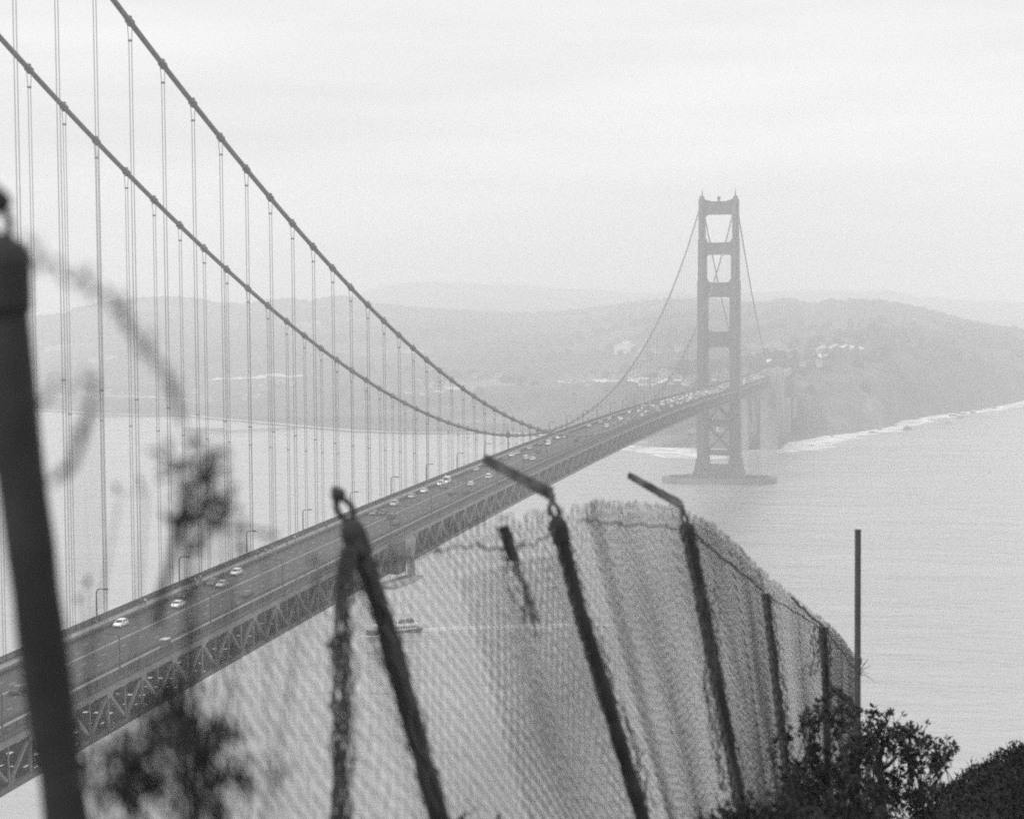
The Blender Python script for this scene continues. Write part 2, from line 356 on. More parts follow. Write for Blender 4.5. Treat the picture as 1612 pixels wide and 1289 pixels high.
# ------------------------------------------------------------------ the suspension bridge
S = 15.24; NP = 84; YT = NP*S; YE = YT+343.0; YS2 = 1738.0
XC = 13.7
bridge = tag(empty('suspension_bridge', (0, YT/2, 0)), 'long suspension bridge crossing the strait to a tall steel tower in the haze', 'bridge')
def cab(y):
    if y < 0: return 226.3 + (78-226.3)*(-y/343.) - 8*math.sin(math.pi*min(1, -y/343.))
    if y <= YT: return zcab(y)
    t = (y-YT)/343.; return ZLOW+SAG + (78-ZLOW-SAG)*t - 9*math.sin(math.pi*t)
for sx in (-1, 1):
    mc = MB(); mc.tube([(sx*XC, y, cab(y)) for y in np.linspace(0, YT, 169)], .52, 10)
    cable = mc.build('main_cable', CABLE, bridge, smooth=True)
    if sx == 1: cable['label'] = 'main cable on the near side of the roadway'
    else: cable['label'] = 'main cable on the far side of the roadway'
    sc2 = MB(); sc2.tube([(sx*XC, y, cab(y)) for y in np.linspace(YT, YE, 41)], .52, 8)
    sc2.build('backstay_cable', CABLE, bridge, smooth=True)
    far_b = MB(); far_s = MB()
    for k in range(1, NP):
        y = k*S; z = cab(y); sl = (cab(y+1)-cab(y-1))/2; d = Vector((0, 1, sl)).normalized()
        lim = 50 
        B = MB() if k <= 50 else far_b
        p = Vector((sx*XC, y, z))
        fr = 1 if k <= 50 else .8
        B.tube([p-d*.62, p-d*.55, p-d*.5, p+d*.5, p+d*.55, p+d*.62], [.55,.80*fr,.72*fr,.72*fr,.80*fr,.55], 10)
        B.box(sx*XC-.28, sx*XC+.28, y-.4, y+.4, z+.55, z+.55+.5*fr)
        if k <= 50: B.build('cable_band', CABLE, cable)
        zt = zb(y)+8.2
        T = MB() if k <= 50 else far_s
        if z-1 > zt:
            for ox in (-.27, .27):
                for oy in (-.13, .13):
                    zs = max(z-3.4, zt+.2)
                    T.tube([(sx*XC+ox*1.9, y+oy, z-.1), (sx*XC+ox, y+oy, zs), (sx*XC+ox, y+oy, zt-.5)], .034, 4)
            if z-3.4 > zt: T.box(sx*XC-.36, sx*XC+.36, y-.2, y+.2, z-3.6, z-3.25)
            if z-zt > 45: T.box(sx*XC-.36, sx*XC+.36, y-.16, y+.16, zt+(z-zt)*.42, zt+(z-zt)*.42+.25)
            if k <= 50: T.build('suspender_rope', ROPE, bridge)
    o = far_b.build('cable_band', CABLE, cable); o['kind'] = 'stuff'
    for k in range(1, 22):
        y = YT+k*S; z = cab(y)
        for ox in (-.27, .27): far_s.tube([(sx*XC+ox, y, z), (sx*XC+ox, y, zb(y)+8)], .05, 3)
    far_s.build('suspender_rope', ROPE, bridge)['kind'] = 'stuff'
    # stiffening truss
    tr = MB(); ys = np.arange(0, YE+.1, S/2)
    def chord(name, z0, z1, w):
        c = MB(); vs = []
        for y in ys:
            b = zb(y); vs += [(sx*XC-w/2, y, b+z0), (sx*XC+w/2, y, b+z0), (sx*XC+w/2, y, b+z1), (sx*XC-w/2, y, b+z1)]
        fs = []
        for i in range(len(ys)-1):
            o = i*4
            for k in range(4): fs.append((o+k, o+(k+1)%4, o+4+(k+1)%4, o+4+k))
        fs += [(3,2,1,0), tuple(len(vs)-4+k for k in range(4))]
        c.add(vs, fs)
        return c
    top = chord('top_chord', 7.25, 8.2, .9)
    for k in range(0, int(YE/S)+1):                       # gusset plates
        y = k*S; b = zb(y)
        for q in (-.47, .455): top.prism([(y-1.5, b+7.3), (y+1.5, b+7.3), (y+.9, b+6.3), (y-.9, b+6.3)], sx*XC+q, sx*XC+q+.03)
    truss = top.build('stiffening_truss', STEEL_W, bridge)
    bot = chord('bottom_chord', 0, 1.0, .9)
    for k in range(0, int(YE/S)):
        y = (k+.5)*S; b = zb(y)
        for q in (-.47, .455): bot.prism([(y-1.5, b+.9), (y-.8, b+1.8), (y+.8, b+1.8), (y+1.5, b+.9)], sx*XC+q, sx*XC+q+.03)
    bot.build('bottom_chord', STEEL, truss)
    for nm in ('truss_post', 'truss_diagonal'):
        far = MB(); cnt = 0
        for k in range(0, int(YE/S)):
            y = k*S; b0, b1, bm = zb(y), zb(y+S), zb(y+S/2)
            T = MB() if (cnt < 98 and sx == 1) else far
            if nm == 'truss_post':
                T.beam((sx*XC, y, b0+1), (sx*XC, y, b0+7.3), .40, .40, (0, 1, 0))
                far.beam((sx*XC, y+S/2, bm+1), (sx*XC, y+S/2, bm+7.3), .22, .3, (0, 1, 0))
            else:
                T.beam((sx*XC, y, b0+7.3), (sx*XC, y+S/2, bm+1), .5, .46, (0, 1, 0))
                T.beam((sx*XC, y+S/2, bm+1), (sx*XC, y+S, b1+7.3), .5, .46, (0, 1, 0))
            cnt += 1
            if T is not far: T.build(nm, STEEL_W, truss)
        if far.v: far.build(nm, STEEL_W, truss)['kind'] = 'stuff'

def deck_strip(x0, x1, z0, z1, y0=0., y1=YS2, step=S):
    c = MB(); ys = np.append(np.arange(y0, y1, step), y1); vs = []
    for y in ys:
        b = zb(y); vs += [(x0, y, b+z0), (x1, y, b+z0), (x1, y, b+z1), (x0, y, b+z1)]
    fs = [(o*4+k, o*4+(k+1)%4, o*4+4+(k+1)%4, o*4+4+k) for o in range(len(ys)-1) for k in range(4)]
    fs += [(3,2,1,0), tuple(len(vs)-4+k for k in range(4))]
    return c.add(vs, fs)
deck_strip(-9.6, 9.6, 8.1, 8.5).build('road_deck', ROAD, bridge)
MARK = MB()
for x in (-1.57, -1.85): e = deck_strip(x-.06, x+.06, 8.503, 8.508); MARK.add(e.v, e.f)
for x in (-6.3, -4.0, 1.57, 4.72):
    y = 4.
    while y < 1730:
        b = zb(y+1.5); MARK.box(x-.07, x+.07, y, y+3., b+8.503, b+8.508+.004); y += 9.1
MARK.build('lane_marking', PAINT, bridge)
GRIME = mat('worn_steel_rail', .035, .6, .3, .4)
for sx in (-1, 1):
    a, b = sorted((sx*9.6, sx*13.2)); deck_strip(a, b, 8.55, 8.95).build('sidewalk', WALK, bridge)
    c = deck_strip(*sorted((sx*9.35, sx*9.62)), 8.5, 9.15)
    for z in (9.32, 9.5): 
        e = deck_strip(*sorted((sx*9.44, sx*9.54)), z-.05, z+.05); c.add(e.v, e.f)
    for y in np.arange(1, YS2, 3.05): bb = zb(y); c.box(sx*9.49-.06, sx*9.49+.06, y-.06, y+.06, bb+9.1, bb+9.6)
    c.build('traffic_barrier', GRIME, bridge)
    c = deck_strip(*sorted((sx*13.24, sx*13.40)), 10.12, 10.28)
    e = deck_strip(*sorted((sx*13.27, sx*13.37)), 9.02, 9.12); c.add(e.v, e.f)
    for y in np.arange(0, YS2, .30): bb = zb(y); c.box(sx*13.32-.018, sx*13.32+.018, y-.1, y+.1, bb+9.1, bb+10.14)
    for y in np.arange(0, YS2, 3.81): bb = zb(y); c.box(sx*13.32-.1, sx*13.32+.1, y-.12, y+.12, bb+8.9, bb+10.22)
    c.build('pedestrian_railing', GRIME, bridge)
    deck_strip(*sorted((sx*13.2, sx*13.5)), 8.3, 9.0).build('fascia_girder', STEEL, bridge)
# floor beams, stringers and the bottom lateral bracing (seen through the truss)
fb = MB(); lb = MB()
for y in np.arange(0, YE, S/2):
    b = zb(y)
    fb.box(-13.2, 13.2, y-.2, y+.2, b+6.2, b+8.05)
    lb.box(-13.2, 13.2, y-.28, y+.28, b+.1, b+1.05)
    lb.box(-13.2, 13.2, y+S/4-.12, y+S/4+.12, b+.1, b+.70)
    if int(round(y/(S/2)))%2 == 0:
        fb.beam((-13.2, y, b+1), (0, y, b+6.2), .25); fb.beam((13.2, y, b+1), (0, y, b+6.2), .25)
for x in (-9, -6, -3, 0, 3, 6, 9):
    e = deck_strip(x-.15, x+.15, 7.3, 8.08, 0, YE); fb.add(e.v, e.f)
for x in (-11.6, -9.5, -7.0, -4.7, -2.2, 0, 2.4, 4.7, 7.2, 9.5, 11.4):
    e = deck_strip(x-.2-.25*(int(x*10) % 3 == 0), x+.2, .25, .75, 0, YE); lb.add(e.v, e.f)
rl = random.Random(9)
for _ in range(420):                                     # random filler boxes added to break up the bright water gaps
    y = rl.uniform(5, 640); x = rl.uniform(-12.5, 12); q = rl.uniform(.6, 3.4); lb.box(x, x+rl.uniform(.5, 2.6), y, y+q, zb(y)+1.0, zb(y)+rl.uniform(1.1, 1.9))
y = 0
while y+S < YE:
    b0, b1 = zb(y), zb(y+S)
    for a, c in ((-13.2, 0), (13.2, 0), (0, 13.2), (0, -13.2)): lb.beam((a, y, b0+.5), (c, y+S, b1+.5), .45, .5)
    y += S
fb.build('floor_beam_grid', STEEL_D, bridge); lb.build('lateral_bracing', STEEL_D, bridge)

# south tower
def tower(y0):
    tw = MB()
    tw.box(-12.5, 12.5, y0-3.0, y0+3.0, 214.6, 224.2)
    root = None
    secs = [(14, 62, 8.6, 17.3, 8.2), (62, 108, 8.9, 17.1, 7.6), (108, 162, 9.0, 16.9, 6.9), (162, 195, 10.0, 16.3, 6.0), (195, 226, 11.0, 15.8, 5.2)]
    # struts: (z0, z1, half width between legs)
    st = MB()
    def strut(z0, z1, xi, d, r=3.0):
        s = MB(); s.box(-xi-.6, xi+.6, y0-d, y0+d, z0, z1)
        for x in np.arange(-xi+1.2, xi-.9, 1.5):                      # fluted face
            s.box(x-.28, x+.28, y0-d-.22, y0-d+.05, z0+.9, z1-.9); s.box(x-.28, x+.28, y0+d-.05, y0+d+.22, z0+.9, z1-.9)
        s.box(-xi, xi, y0-d-.35, y0+d+.35, z0-.02, z0+.5); s.box(-xi, xi, y0-d-.35, y0+d+.35, z1-.5, z1+.02)
        for sx in (-1, 1):                                            # rounded corners of the openings
            for zc, sg, on in ((z0, -1, True), (z1, 1, z1 < 220)):
                if not on: continue
                pl = [(sx*xi, zc)] + [(sx*(xi-r+r*math.sin(t)), zc+sg*(r-r*math.cos(t))) for t in np.linspace(0, math.pi/2, 7)]
                s.prism(pl, y0-d, y0+d, 'y')
        return s
    top = strut(214.3, 224.6, 11.0, 3.4)
    for sx in (-1, 1): top.prism([(sx*11, 224.5), (sx*5, 224.5), (sx*11, 226.4)], y0-2.5, y0+2.5, 'y')
    T = top.build('bridge_tower', TOWER, bridge); fixn(T)
    for z0, z1, xi, d in ((182.4, 191.9, 10.4, 4.2), (148.6, 160.2, 9.4, 4.8), (108.5, 120.8, 9.0, 5.4)):
        fixn(strut(z0, z1, xi, d).build('portal_strut', TOWER, T))
    for sx in (-1, 1):
        lg = MB()
        for z0, z1, xi, xo, d in secs:
            a, b = sorted((sx*xi, sx*xo)); lg.box(a, b, y0-d+.8, y0+d-.8, z0, z1)
            w = b-a; lg.box(a+w*.16, b-w*.16, y0-d, y0+d, z0, z1-1.2)
            lg.box(a+w*.34, b-w*.34, y0-d-.7, y0+d+.7, z0, z1-2.6)
        lg.box(*sorted((sx*8.2, sx*18.4)), y0-9.2, y0+9.2, 13.5, 19)
        for z, xi, xo, d in ((167.5, 9.9, 16.8, 6.4), (130, 8.8, 17.3, 7.2), (200, 10.9, 16.0, 5.5)): lg.box(*sorted((sx*xi, sx*xo)), y0-d, y0+d, z, z+.8)
        lg.prism([(sx*13.4-2.2, 226), (sx*13.4+2.2, 226), (sx*13.4+1.2, 229), (sx*13.4-1.2, 229)], y0-4, y0+4, 'y')
        leg = lg.build('tower_leg', TOWER, T)
        m = MB(); m.tube([(sx*13.2, y0, 229), (sx*13.2, y0, 232.2), (sx*13.2, y0, 235)], [.6, .32, .12], 8); m.build('light_mast', TOWER, leg)
    bc = MB(); bc.box(-.9, .9, y0-.9, y0+.9, 224.6, 226.3); bc.tube([(0, y0, 226.2), (0, y0, 226.8), (0, y0, 228.2), (0, y0, 228.9)], [.8, 1.4, 1.4, .5], 12)
    bc.build('beacon', TOWER, T)
    br = MB()
    for yy in (y0-3.5, y0+3.5):
        for z0, z1, ap in ((26, 45, 0), (50, 60.5, 1)):
            if ap:
                br.beam((-8.9, yy, z0), (0, yy, z1), 1.5, 1.5, (0,1,0)); br.beam((8.9, yy, z0), (0, yy, z1), 1.5, 1.5, (0,1,0))
            else:
                br.beam((-8.9, yy, z0), (8.9, yy, z1), 1.7, 1.3, (0,1,0)); br.beam((8.9, yy, z0), (-8.9, yy, z1), 1.7, 1.6, (0,1,0))
    br.box(-8.9, 8.9, y0-4.6, y0+4.6, 45, 50); br.box(-8.9, 8.9, y0-4.6, y0+4.6, 22, 26); br.box(-.9, .9, y0-4.5, y0+4.5, 60, 65.2)
    br.build('cross_bracing', TOWER, T)
    return T
tower(YT)
pier = MB()
pier.box(-20.3, 20.3, YT-12, YT+12, -2, 9); pier.box(-19.0, 19.0, YT-10.5, YT+10.5, 9, 13.9); pier.box(-1.4, 1.4, YT-12.7, YT-12, -1, 12.2)
pier.build('tower_pier', CONC, bridge)
fen = MB(); vs = []; fs = []; nn = 64
def ov(a, b, t):
    c, s = math.cos(t), math.sin(t); e = 2/2.6
    return (a*abs(c)**e*(1 if c > 0 else -1), YT+b*abs(s)**e*(1 if s > 0 else -1))
for i in range(nn):
    t = 2*math.pi*i/nn; o = ov(46, 25, t); q = ov(41, 20.5, t)
    vs += [(o[0], o[1], -2), (o[0], o[1], 4.4), (q[0], q[1], 4.4), (q[0], q[1], -2)]
for i in range(nn):
    j = (i+1)%nn
    for k in range(3): fs.append((4*i+k, 4*j+k, 4*j+k+1, 4*i+k+1))
fen.add(vs, fs); fixn(fen.build('pier_fender', mat('wet_concrete', .16, .8, .3, .1), bridge))
# pylons, fort arch and approach
PY = mat('weathered_concrete', .24, .9, .45, .09, stretch=(1,1,.2))
def pylon(y0, y1, hx, ztop, zbot):
    p = MB()
    for sx in (-1, 1):
        a, b = sorted((sx*5.8, sx*hx)); p.box(a, b, y0, y1, zbot, 61.5)
        a2, b2 = sorted((sx*(hx-6.5), sx*(hx+.1))); p.box(a2, b2, y0-.9, y1+.9, zbot-.1, ztop)
        a3, b3 = sorted((sx*(hx-2.2), sx*(hx+.9))); p.box(a3, b3, y0+1.6, y1-1.6, zbot-.2, ztop-3)
        p.box(*sorted((sx*(hx-5.5), sx*(hx-1))), y0+1, y1-1, ztop, ztop+2.2)
    p.box(-5.8, 5.8, y0+1.5, y1-1.5, 50, 61.4)
    return p.build('bridge_pylon', PY, bridge)
pylon(YE-2, YE+16, 21, 77, -1); pylon(1716, 1733, 20.6, 76, -1)
ar = MB()
for sx in (-1, 1):
    pts = [(sx*11, YE+16+(1716-YE-16)*t, 22+33*math.sin(math.pi*t)) for t in np.linspace(0, 1, 13)]
    for a, b in zip(pts[:-1], pts[1:]): ar.beam(a, b, 1.2, 1.8)
    for a in pts: ar.beam(a, (a[0], a[1], zb(a[1])+.5), .7, .7, (0,1,0))
ar.box(-12, 12, YE+12, 1720, 64.0, 66.5)
ar.build('arch_span', STEEL, bridge)
ap = MB()
for y in (1765, 1800, 1835, 1870):
    h = land_h(0, y)
    for sx in (-1, 1): ap.box(*sorted((sx*7, sx*13.5)), y-3, y+3, h-6, 62)
ap.box(14, 24, 1788, 1800, 0, 43); ap.box(25.5, 29, 1822, 1830, 0, 40)
ap.box(-13.6, 13.6, 1733, 2010, 61.8, 68.8)
ap.build('approach_viaduct', PY, bridge)
bldc = MB(); bldc.box(-9.6, 9.6, 1738, 2010, 68.8, 69.0); bldc.build('approach_road', ROAD, bridge)

# wrapped maintenance platform hung on the near truss
mt = empty('maintenance_platform', (15.5, 252, zb(252)))
tag(mt, 'tarp-wrapped maintenance scaffold hung on the side of the bridge truss, behind the fence post', 'scaffold')
TARP = mat('canvas_tarp', .22, .9, .3, .5, stretch=(1,1,.3)); TARPD = mat('dark_netting', .05, .9, .3, .6)
b = zb(252)
m = MB(); vs = []; ny = 9; nz_ = 12
for i in range(ny):
    for j in range(nz_):
        y = 251.5+9*i/(ny-1); z = b-3.0+11.6*j/(nz_-1)
        vs.append((17.2+.3*math.sin(i*1.9+j*.5)-.0*j+ (-.9 if j == nz_-1 else 0)*.6, y, z))
fs = [(i*nz_+j, (i+1)*nz_+j, (i+1)*nz_+j+1, i*nz_+j+1) for i in range(ny-1) for j in range(nz_-1)]
m.add(vs, fs); m.add([(x+.06, y, z) for x, y, z in vs], [f[::-1] for f in fs]); m.build('tarp', TARP, mt)
m = MB(); m.box(14.6, 16.9, 244.5, 251.6, b-.2, b+8.2); m.build('netting', TARPD, mt)
m = MB()
for y in (244.5, 251.3, 256, 260.7):
    for x in (14.5, 17.0): m.beam((x, y, b-3), (x, y, b+10.6), .14)
    m.beam((14.5, y, b+10.2), (17.0, y, b+10.2), .12)
for x in (14.5, 17.0): m.beam((x, 244.5, b+10.5), (x, 260.7, b+10.5), .14); m.beam((x, 244.5, b+9.4), (x, 260.7, b+9.4), .1)
m.build('frame', STEEL, mt)
m = MB(); m.prism([(228, b-1.0), (232, b-2.4), (250, b-3.4), (261, b-3.2), (262, b-2.7), (228, b-.7)], 14.4, 19.4); m.build('walkway', mat('plank_deck', .4, .9, .2, .5), mt)
# small steel cabinet and a barricade on the near sidewalk
cb = empty('equipment_cabinet', (12.0, 92.0, zb(92)+8.95)); tag(cb, 'grey steel cabinet with a pale lid on the near sidewalk of the bridge', 'cabinet')
x, y, z = 12.0, 92.0, zb(92)+8.95
m = MB(); m.box(x-.6, x+.6, y-1.2, y+1.2, z+.1, z+1.9); m.box(x-.5, x-.3, y-1, y-.8, z, z+.1); m.box(x+.3, x+.5, y+.8, y+1, z, z+.1); m.build('cabinet_box', STEEL, cb)
m = MB(); m.box(x-.75, x+.75, y-1.35, y+1.35, z+1.9, z+2.0); m.build('lid', mat('pale_metal', .4, .5), cb)
bz = zb(142)+8.5; y0 = 142.
sb = empty('barricade', (8.6, y0, bz)); tag(sb, 'small white folding barricade standing at the near kerb of the bridge road', 'barricade')
m = MB()
for s in (-.5, .5):
    m.beam((8.25, y0+s, bz), (8.6, y0+s, bz+1.15), .08); m.beam((8.95, y0+s, bz), (8.6, y0+s, bz+1.15), .08)
m.build('legs', PAINT, sb); m = MB(); m.box(8.5, 8.54, y0-.7, y0+.7, bz+.7, bz+1.05); m.box(8.66, 8.7, y0-.7, y0+.7, bz+.7, bz+1.05); m.build('board', PAINT, sb)

# ------------------------------------------------------------------ street lamps
LAMPM = mat('lamp_post_paint', .05, .5, .15, 1.0); LENS = mat('lamp_lens', .5, .3)
BASE = mat('lamp_base_paint', .25, .6)
lp = empty('street_lamp')
m = MB(); m.tube([(0,0,.5), (0,0,1.0), (0,0,5.9), (0,0,6.4), (.12,0,6.8), (.45,0,7.15), (.9,0,7.25), (1.7,0,7.22)], [.2, .17, .15, .135, .125, .115, .1, .09], 8); m.build('pole', LAMPM, lp)
m = MB(); m.prism([(1.6, 7.05), (2.7, 7.08), (2.75, 7.2), (2.2, 7.42), (1.6, 7.38)], -.2, .2, 'y'); m.build('lamp_head', LAMPM, lp)
m = MB(); m.box(-.19, .19, -.19, .19, 0, .55); m.build('pole_base', BASE, lp)
first = True
ORD = ['nearest', 'second', 'third', 'fourth', 'fifth', 'sixth', 'seventh', 'eighth', 'ninth', 'tenth', 'eleventh', 'twelfth', 'thirteenth', 'fourteenth', 'fifteenth', 'sixteenth', 'seventeenth', 'eighteenth', 'nineteenth', 'twentieth',
 'twenty-first', 'twenty-second', 'twenty-third', 'twenty-fourth', 'twenty-fifth', 'twenty-sixth', 'twenty-seventh', 'twenty-eighth', 'twenty-ninth', 'thirtieth', 'thirty-first', 'thirty-second', 'thirty-third', 'thirty-fourth', 'thirty-fifth']
for sx, nm in ((-1, 'far'), (1, 'near')):
    k = 0; n_in = 0
    while True:
        y = 24.1 + 45.72*k + (0 if sx < 0 else -1.2); k += 1
        if y > 1600: break
        u_in = y > (100 if sx < 0 else 60)
        if not u_in and sx < 0: continue
        o = lp if first else copy_tree(lp); first = False
        o.location = (sx*12.75, y, zb(y)+8.95); o.rotation_euler.z = 0 if sx < 0 else math.pi
        n_in += 1
        tag(o, f"slim curved-arm street lamp on the {nm} side of the bridge, {ORD[n_in-1]} from the near end" if n_in > 1 else f"slim curved-arm street lamp on the {nm} side of the bridge, closest to the viewer", 'street lamp', 'street lamps along the bridge roadway')
# dark box sign on a thin pole at the far railing
P = on_x(799.4, 718, -13.0); y = P[1]; z = zb(y)+8.95
sg = empty('gantry_sign', (-13.0, y, z)); tag(sg, 'small dark box sign on a thin pole at the far railing near mid-span', 'sign')
m = MB(); m.tube([(-13, y, z), (-13, y, z+12.5)], .1, 6); m.build('pole', LAMPM, sg)
m = MB(); m.box(-13.6, -12.2, y-.2, y+.2, z+6.2, z+8.6); m.build('sign_box', LAMPM, sg)

# ------------------------------------------------------------------ cars
GLASS = mat('car_glass', .02, .1, spec=.6); TYRE = mat('tyre_rubber', .03, .8); LIGHT_L = mat('headlight_lens', .7, .1); LIGHT_R = mat('tail_light', .08, .2)
RIM = mat('wheel_rim', .4, .3)
PAINTS = {'white': mat('white_car_paint', .80, .25, spec=.6), 'silver': mat('silver_car_paint', .42, .28, spec=.6), 'grey': mat('grey_car_paint', .14, .28, spec=.6), 'dark': mat('dark_car_paint', .025, .22, spec=.6)}
def car_body(kind):
    b = MB(); g = MB()
    if kind == 'sedan': L_, W, prof, cabp, hr = 4.7, 1.8, [(-2.35,.55),(-2.3,.88),(-1.5,.98),(1.1,.98),(2.2,.80),(2.35,.5)], ((-1.75,.96),(-.95,1.42),(.45,1.44),(1.2,.96)), .78
    elif kind == 'hatch': L_, W, prof, cabp, hr = 4.2, 1.78, [(-2.1,.6),(-2.08,1.0),(-1.3,1.02),(1.0,1.02),(1.95,.84),(2.1,.5)], ((-2.0,1.0),(-1.65,1.5),(.3,1.54),(1.15,1.0)), .8
    elif kind == 'suv': L_, W, prof, cabp, hr = 4.8, 1.92, [(-2.4,.6),(-2.38,1.12),(-1.5,1.14),(1.0,1.14),(2.2,1.02),(2.4,.6)], ((-2.3,1.12),(-2.05,1.76),(.3,1.78),(1.1,1.12)), .84
    else: L_, W, prof, cabp, hr = 5.4, 2.0, [(-2.7,.5),(-2.7,1.2),(-1.5,1.22),(1.4,1.22),(2.4,1.05),(2.7,.5)], ((-2.65,1.2),(-2.62,2.3),(1.0,2.3),(1.9,1.2)), .92
    y0, y1 = prof[0][0], prof[-1][0]; hw = W/2
    # lower body in rings along its length
    def rings(P, inset):
        vs = []; fs = []
        for (y, z), s in zip(P, inset):
            w_ = hw*s
            vs += [(-w_, y, .32), (-w_*1.0, y, z*.72), (-w_*.93, y, z), (w_*.93, y, z), (w_, y, z*.72), (w_, y, .32)]
        n = len(P)
        for i in range(n-1):
            for k in range(6): fs.append((i*6+k, i*6+(k+1)%6, i*6+6+(k+1)%6, i*6+6+k))
        fs += [tuple(range(5, -1, -1)), tuple(range(n*6-6, n*6))]
        return vs, fs
    b.add(*rings(prof, [.86, .97, 1, 1, .97, .84]))
    (ya, za), (yb, zb_), (yc, zc), (yd, zd) = cabp; r = hr/ .9
    g.add([(-hw*.92, ya, za), (hw*.92, ya, za), (hw*.92, yd, zd), (-hw*.92, yd, zd), (-hr*.84, yb, zb_-.04), (hr*.84, yb, zb_-.04), (hr*.84, yc, zc-.04), (-hr*.84, yc, zc-.04)],
          [(0,3,2,1),(4,5,6,7),(0,1,5,4),(1,2,6,5),(2,3,7,6),(3,0,4,7)])
    b.add([(-hr*.86, yb-.05, zb_-.06), (hr*.86, yb-.05, zb_-.06), (hr*.86, yc+.05, zc-.06), (-hr*.86, yc+.05, zc-.06), (-hr*.78, yb+.1, zb_+.02), (hr*.78, yb+.1, zb_+.02), (hr*.78, yc-.1, zc+.02), (-hr*.78, yc-.1, zc+.02)],
          [(0,3,2,1),(4,5,6,7),(0,1,5,4),(1,2,6,5),(2,3,7,6),(3,0,4,7)])
    for s in (-1, 1):                                                   # pillars
        for (p, q), (e, f) in (((ya, za), (yb, zb_)), ((yd, zd), (yc, zc)), (((ya+yd)/2, za), ((yb+yc)/2, zb_))):
            b.beam((s*hw*.925, p, q-.03), (s*hr*.85, e, f-.03), .09, .09)
    if kind == 'van': b.box(-hw*.94, hw*.94, -2.66, .2, 1.15, 2.28)
    return b, g, L_, W
def make_car(kind, shade, detail=True):
    b, g, L_, W = car_body(kind)
    if detail:
        c = empty('car')
        b.build('body', PAINTS[shade], c); g.build('window_glass', GLASS, c)
        for sx in (-1, 1):
            for yy in (-L_*.31, L_*.31):
                m = MB(); m.tube([(sx*(W/2-.2), yy, .33), (sx*(W/2+.01), yy, .33)], .33, 14); wh = m.build('wheel', TYRE, c)
                m = MB(); m.tube([(sx*(W/2-.1), yy, .33), (sx*(W/2+.03), yy, .33)], .2, 10); m.build('rim', RIM, wh)
            m = MB(); m.box(*sorted((sx*W*.28, sx*W*.42)), L_/2-.12, L_/2+.01, .58, .74); m.build('headlight', LIGHT_L, c)
            m = MB(); m.box(*sorted((sx*W*.30, sx*W*.43)), -L_/2-.01, -L_/2+.1, .68, .86); m.build('tail_light', LIGHT_R, c)
        m = MB(); m.box(-W*.4, W*.4, L_/2-.05, L_/2+.05, .36, .52); m.box(-W*.4, W*.4, -L_/2-.05, -L_/2+.05, .36, .52); m.build('bumper', TYRE, c)
        return c
    nb = len(b.f); m = MB(); m.add(b.v, b.f); m.add(g.v, g.f)
    for sx in (-1, 1):
        for yy in (-L_*.31, L_*.31): m.tube([(sx*(W/2-.2), yy, .33), (sx*(W/2+.01), yy, .33)], .33, 8)
    me = m.mesh('car'); me.materials.append(PAINTS[shade]); me.materials.append(GLASS); me.materials.append(TYRE)
    idx = [0]*nb + [1]*len(g.f) + [2]*(len(m.f)-nb-len(g.f)); me.polygons.foreach_set('material_index', idx)
    return me
LANES = [-7.9, -4.75, 0.05, 3.15, 7.2]
def snap(u, v):
    P0 = on_z(u, v, 78.)
    for _ in range(12): P0 = on_z(u, v, zb(P0[1])+8.5)
    x = min(LANES, key=lambda l: abs(l-P0[0])); P = on_x(u, v, x); 
    y = P[1]*.5+P0[1]*.5 if abs(P[1]-P0[1]) > 12 else P[1]
    return x, y, P0[0]
protos = {}
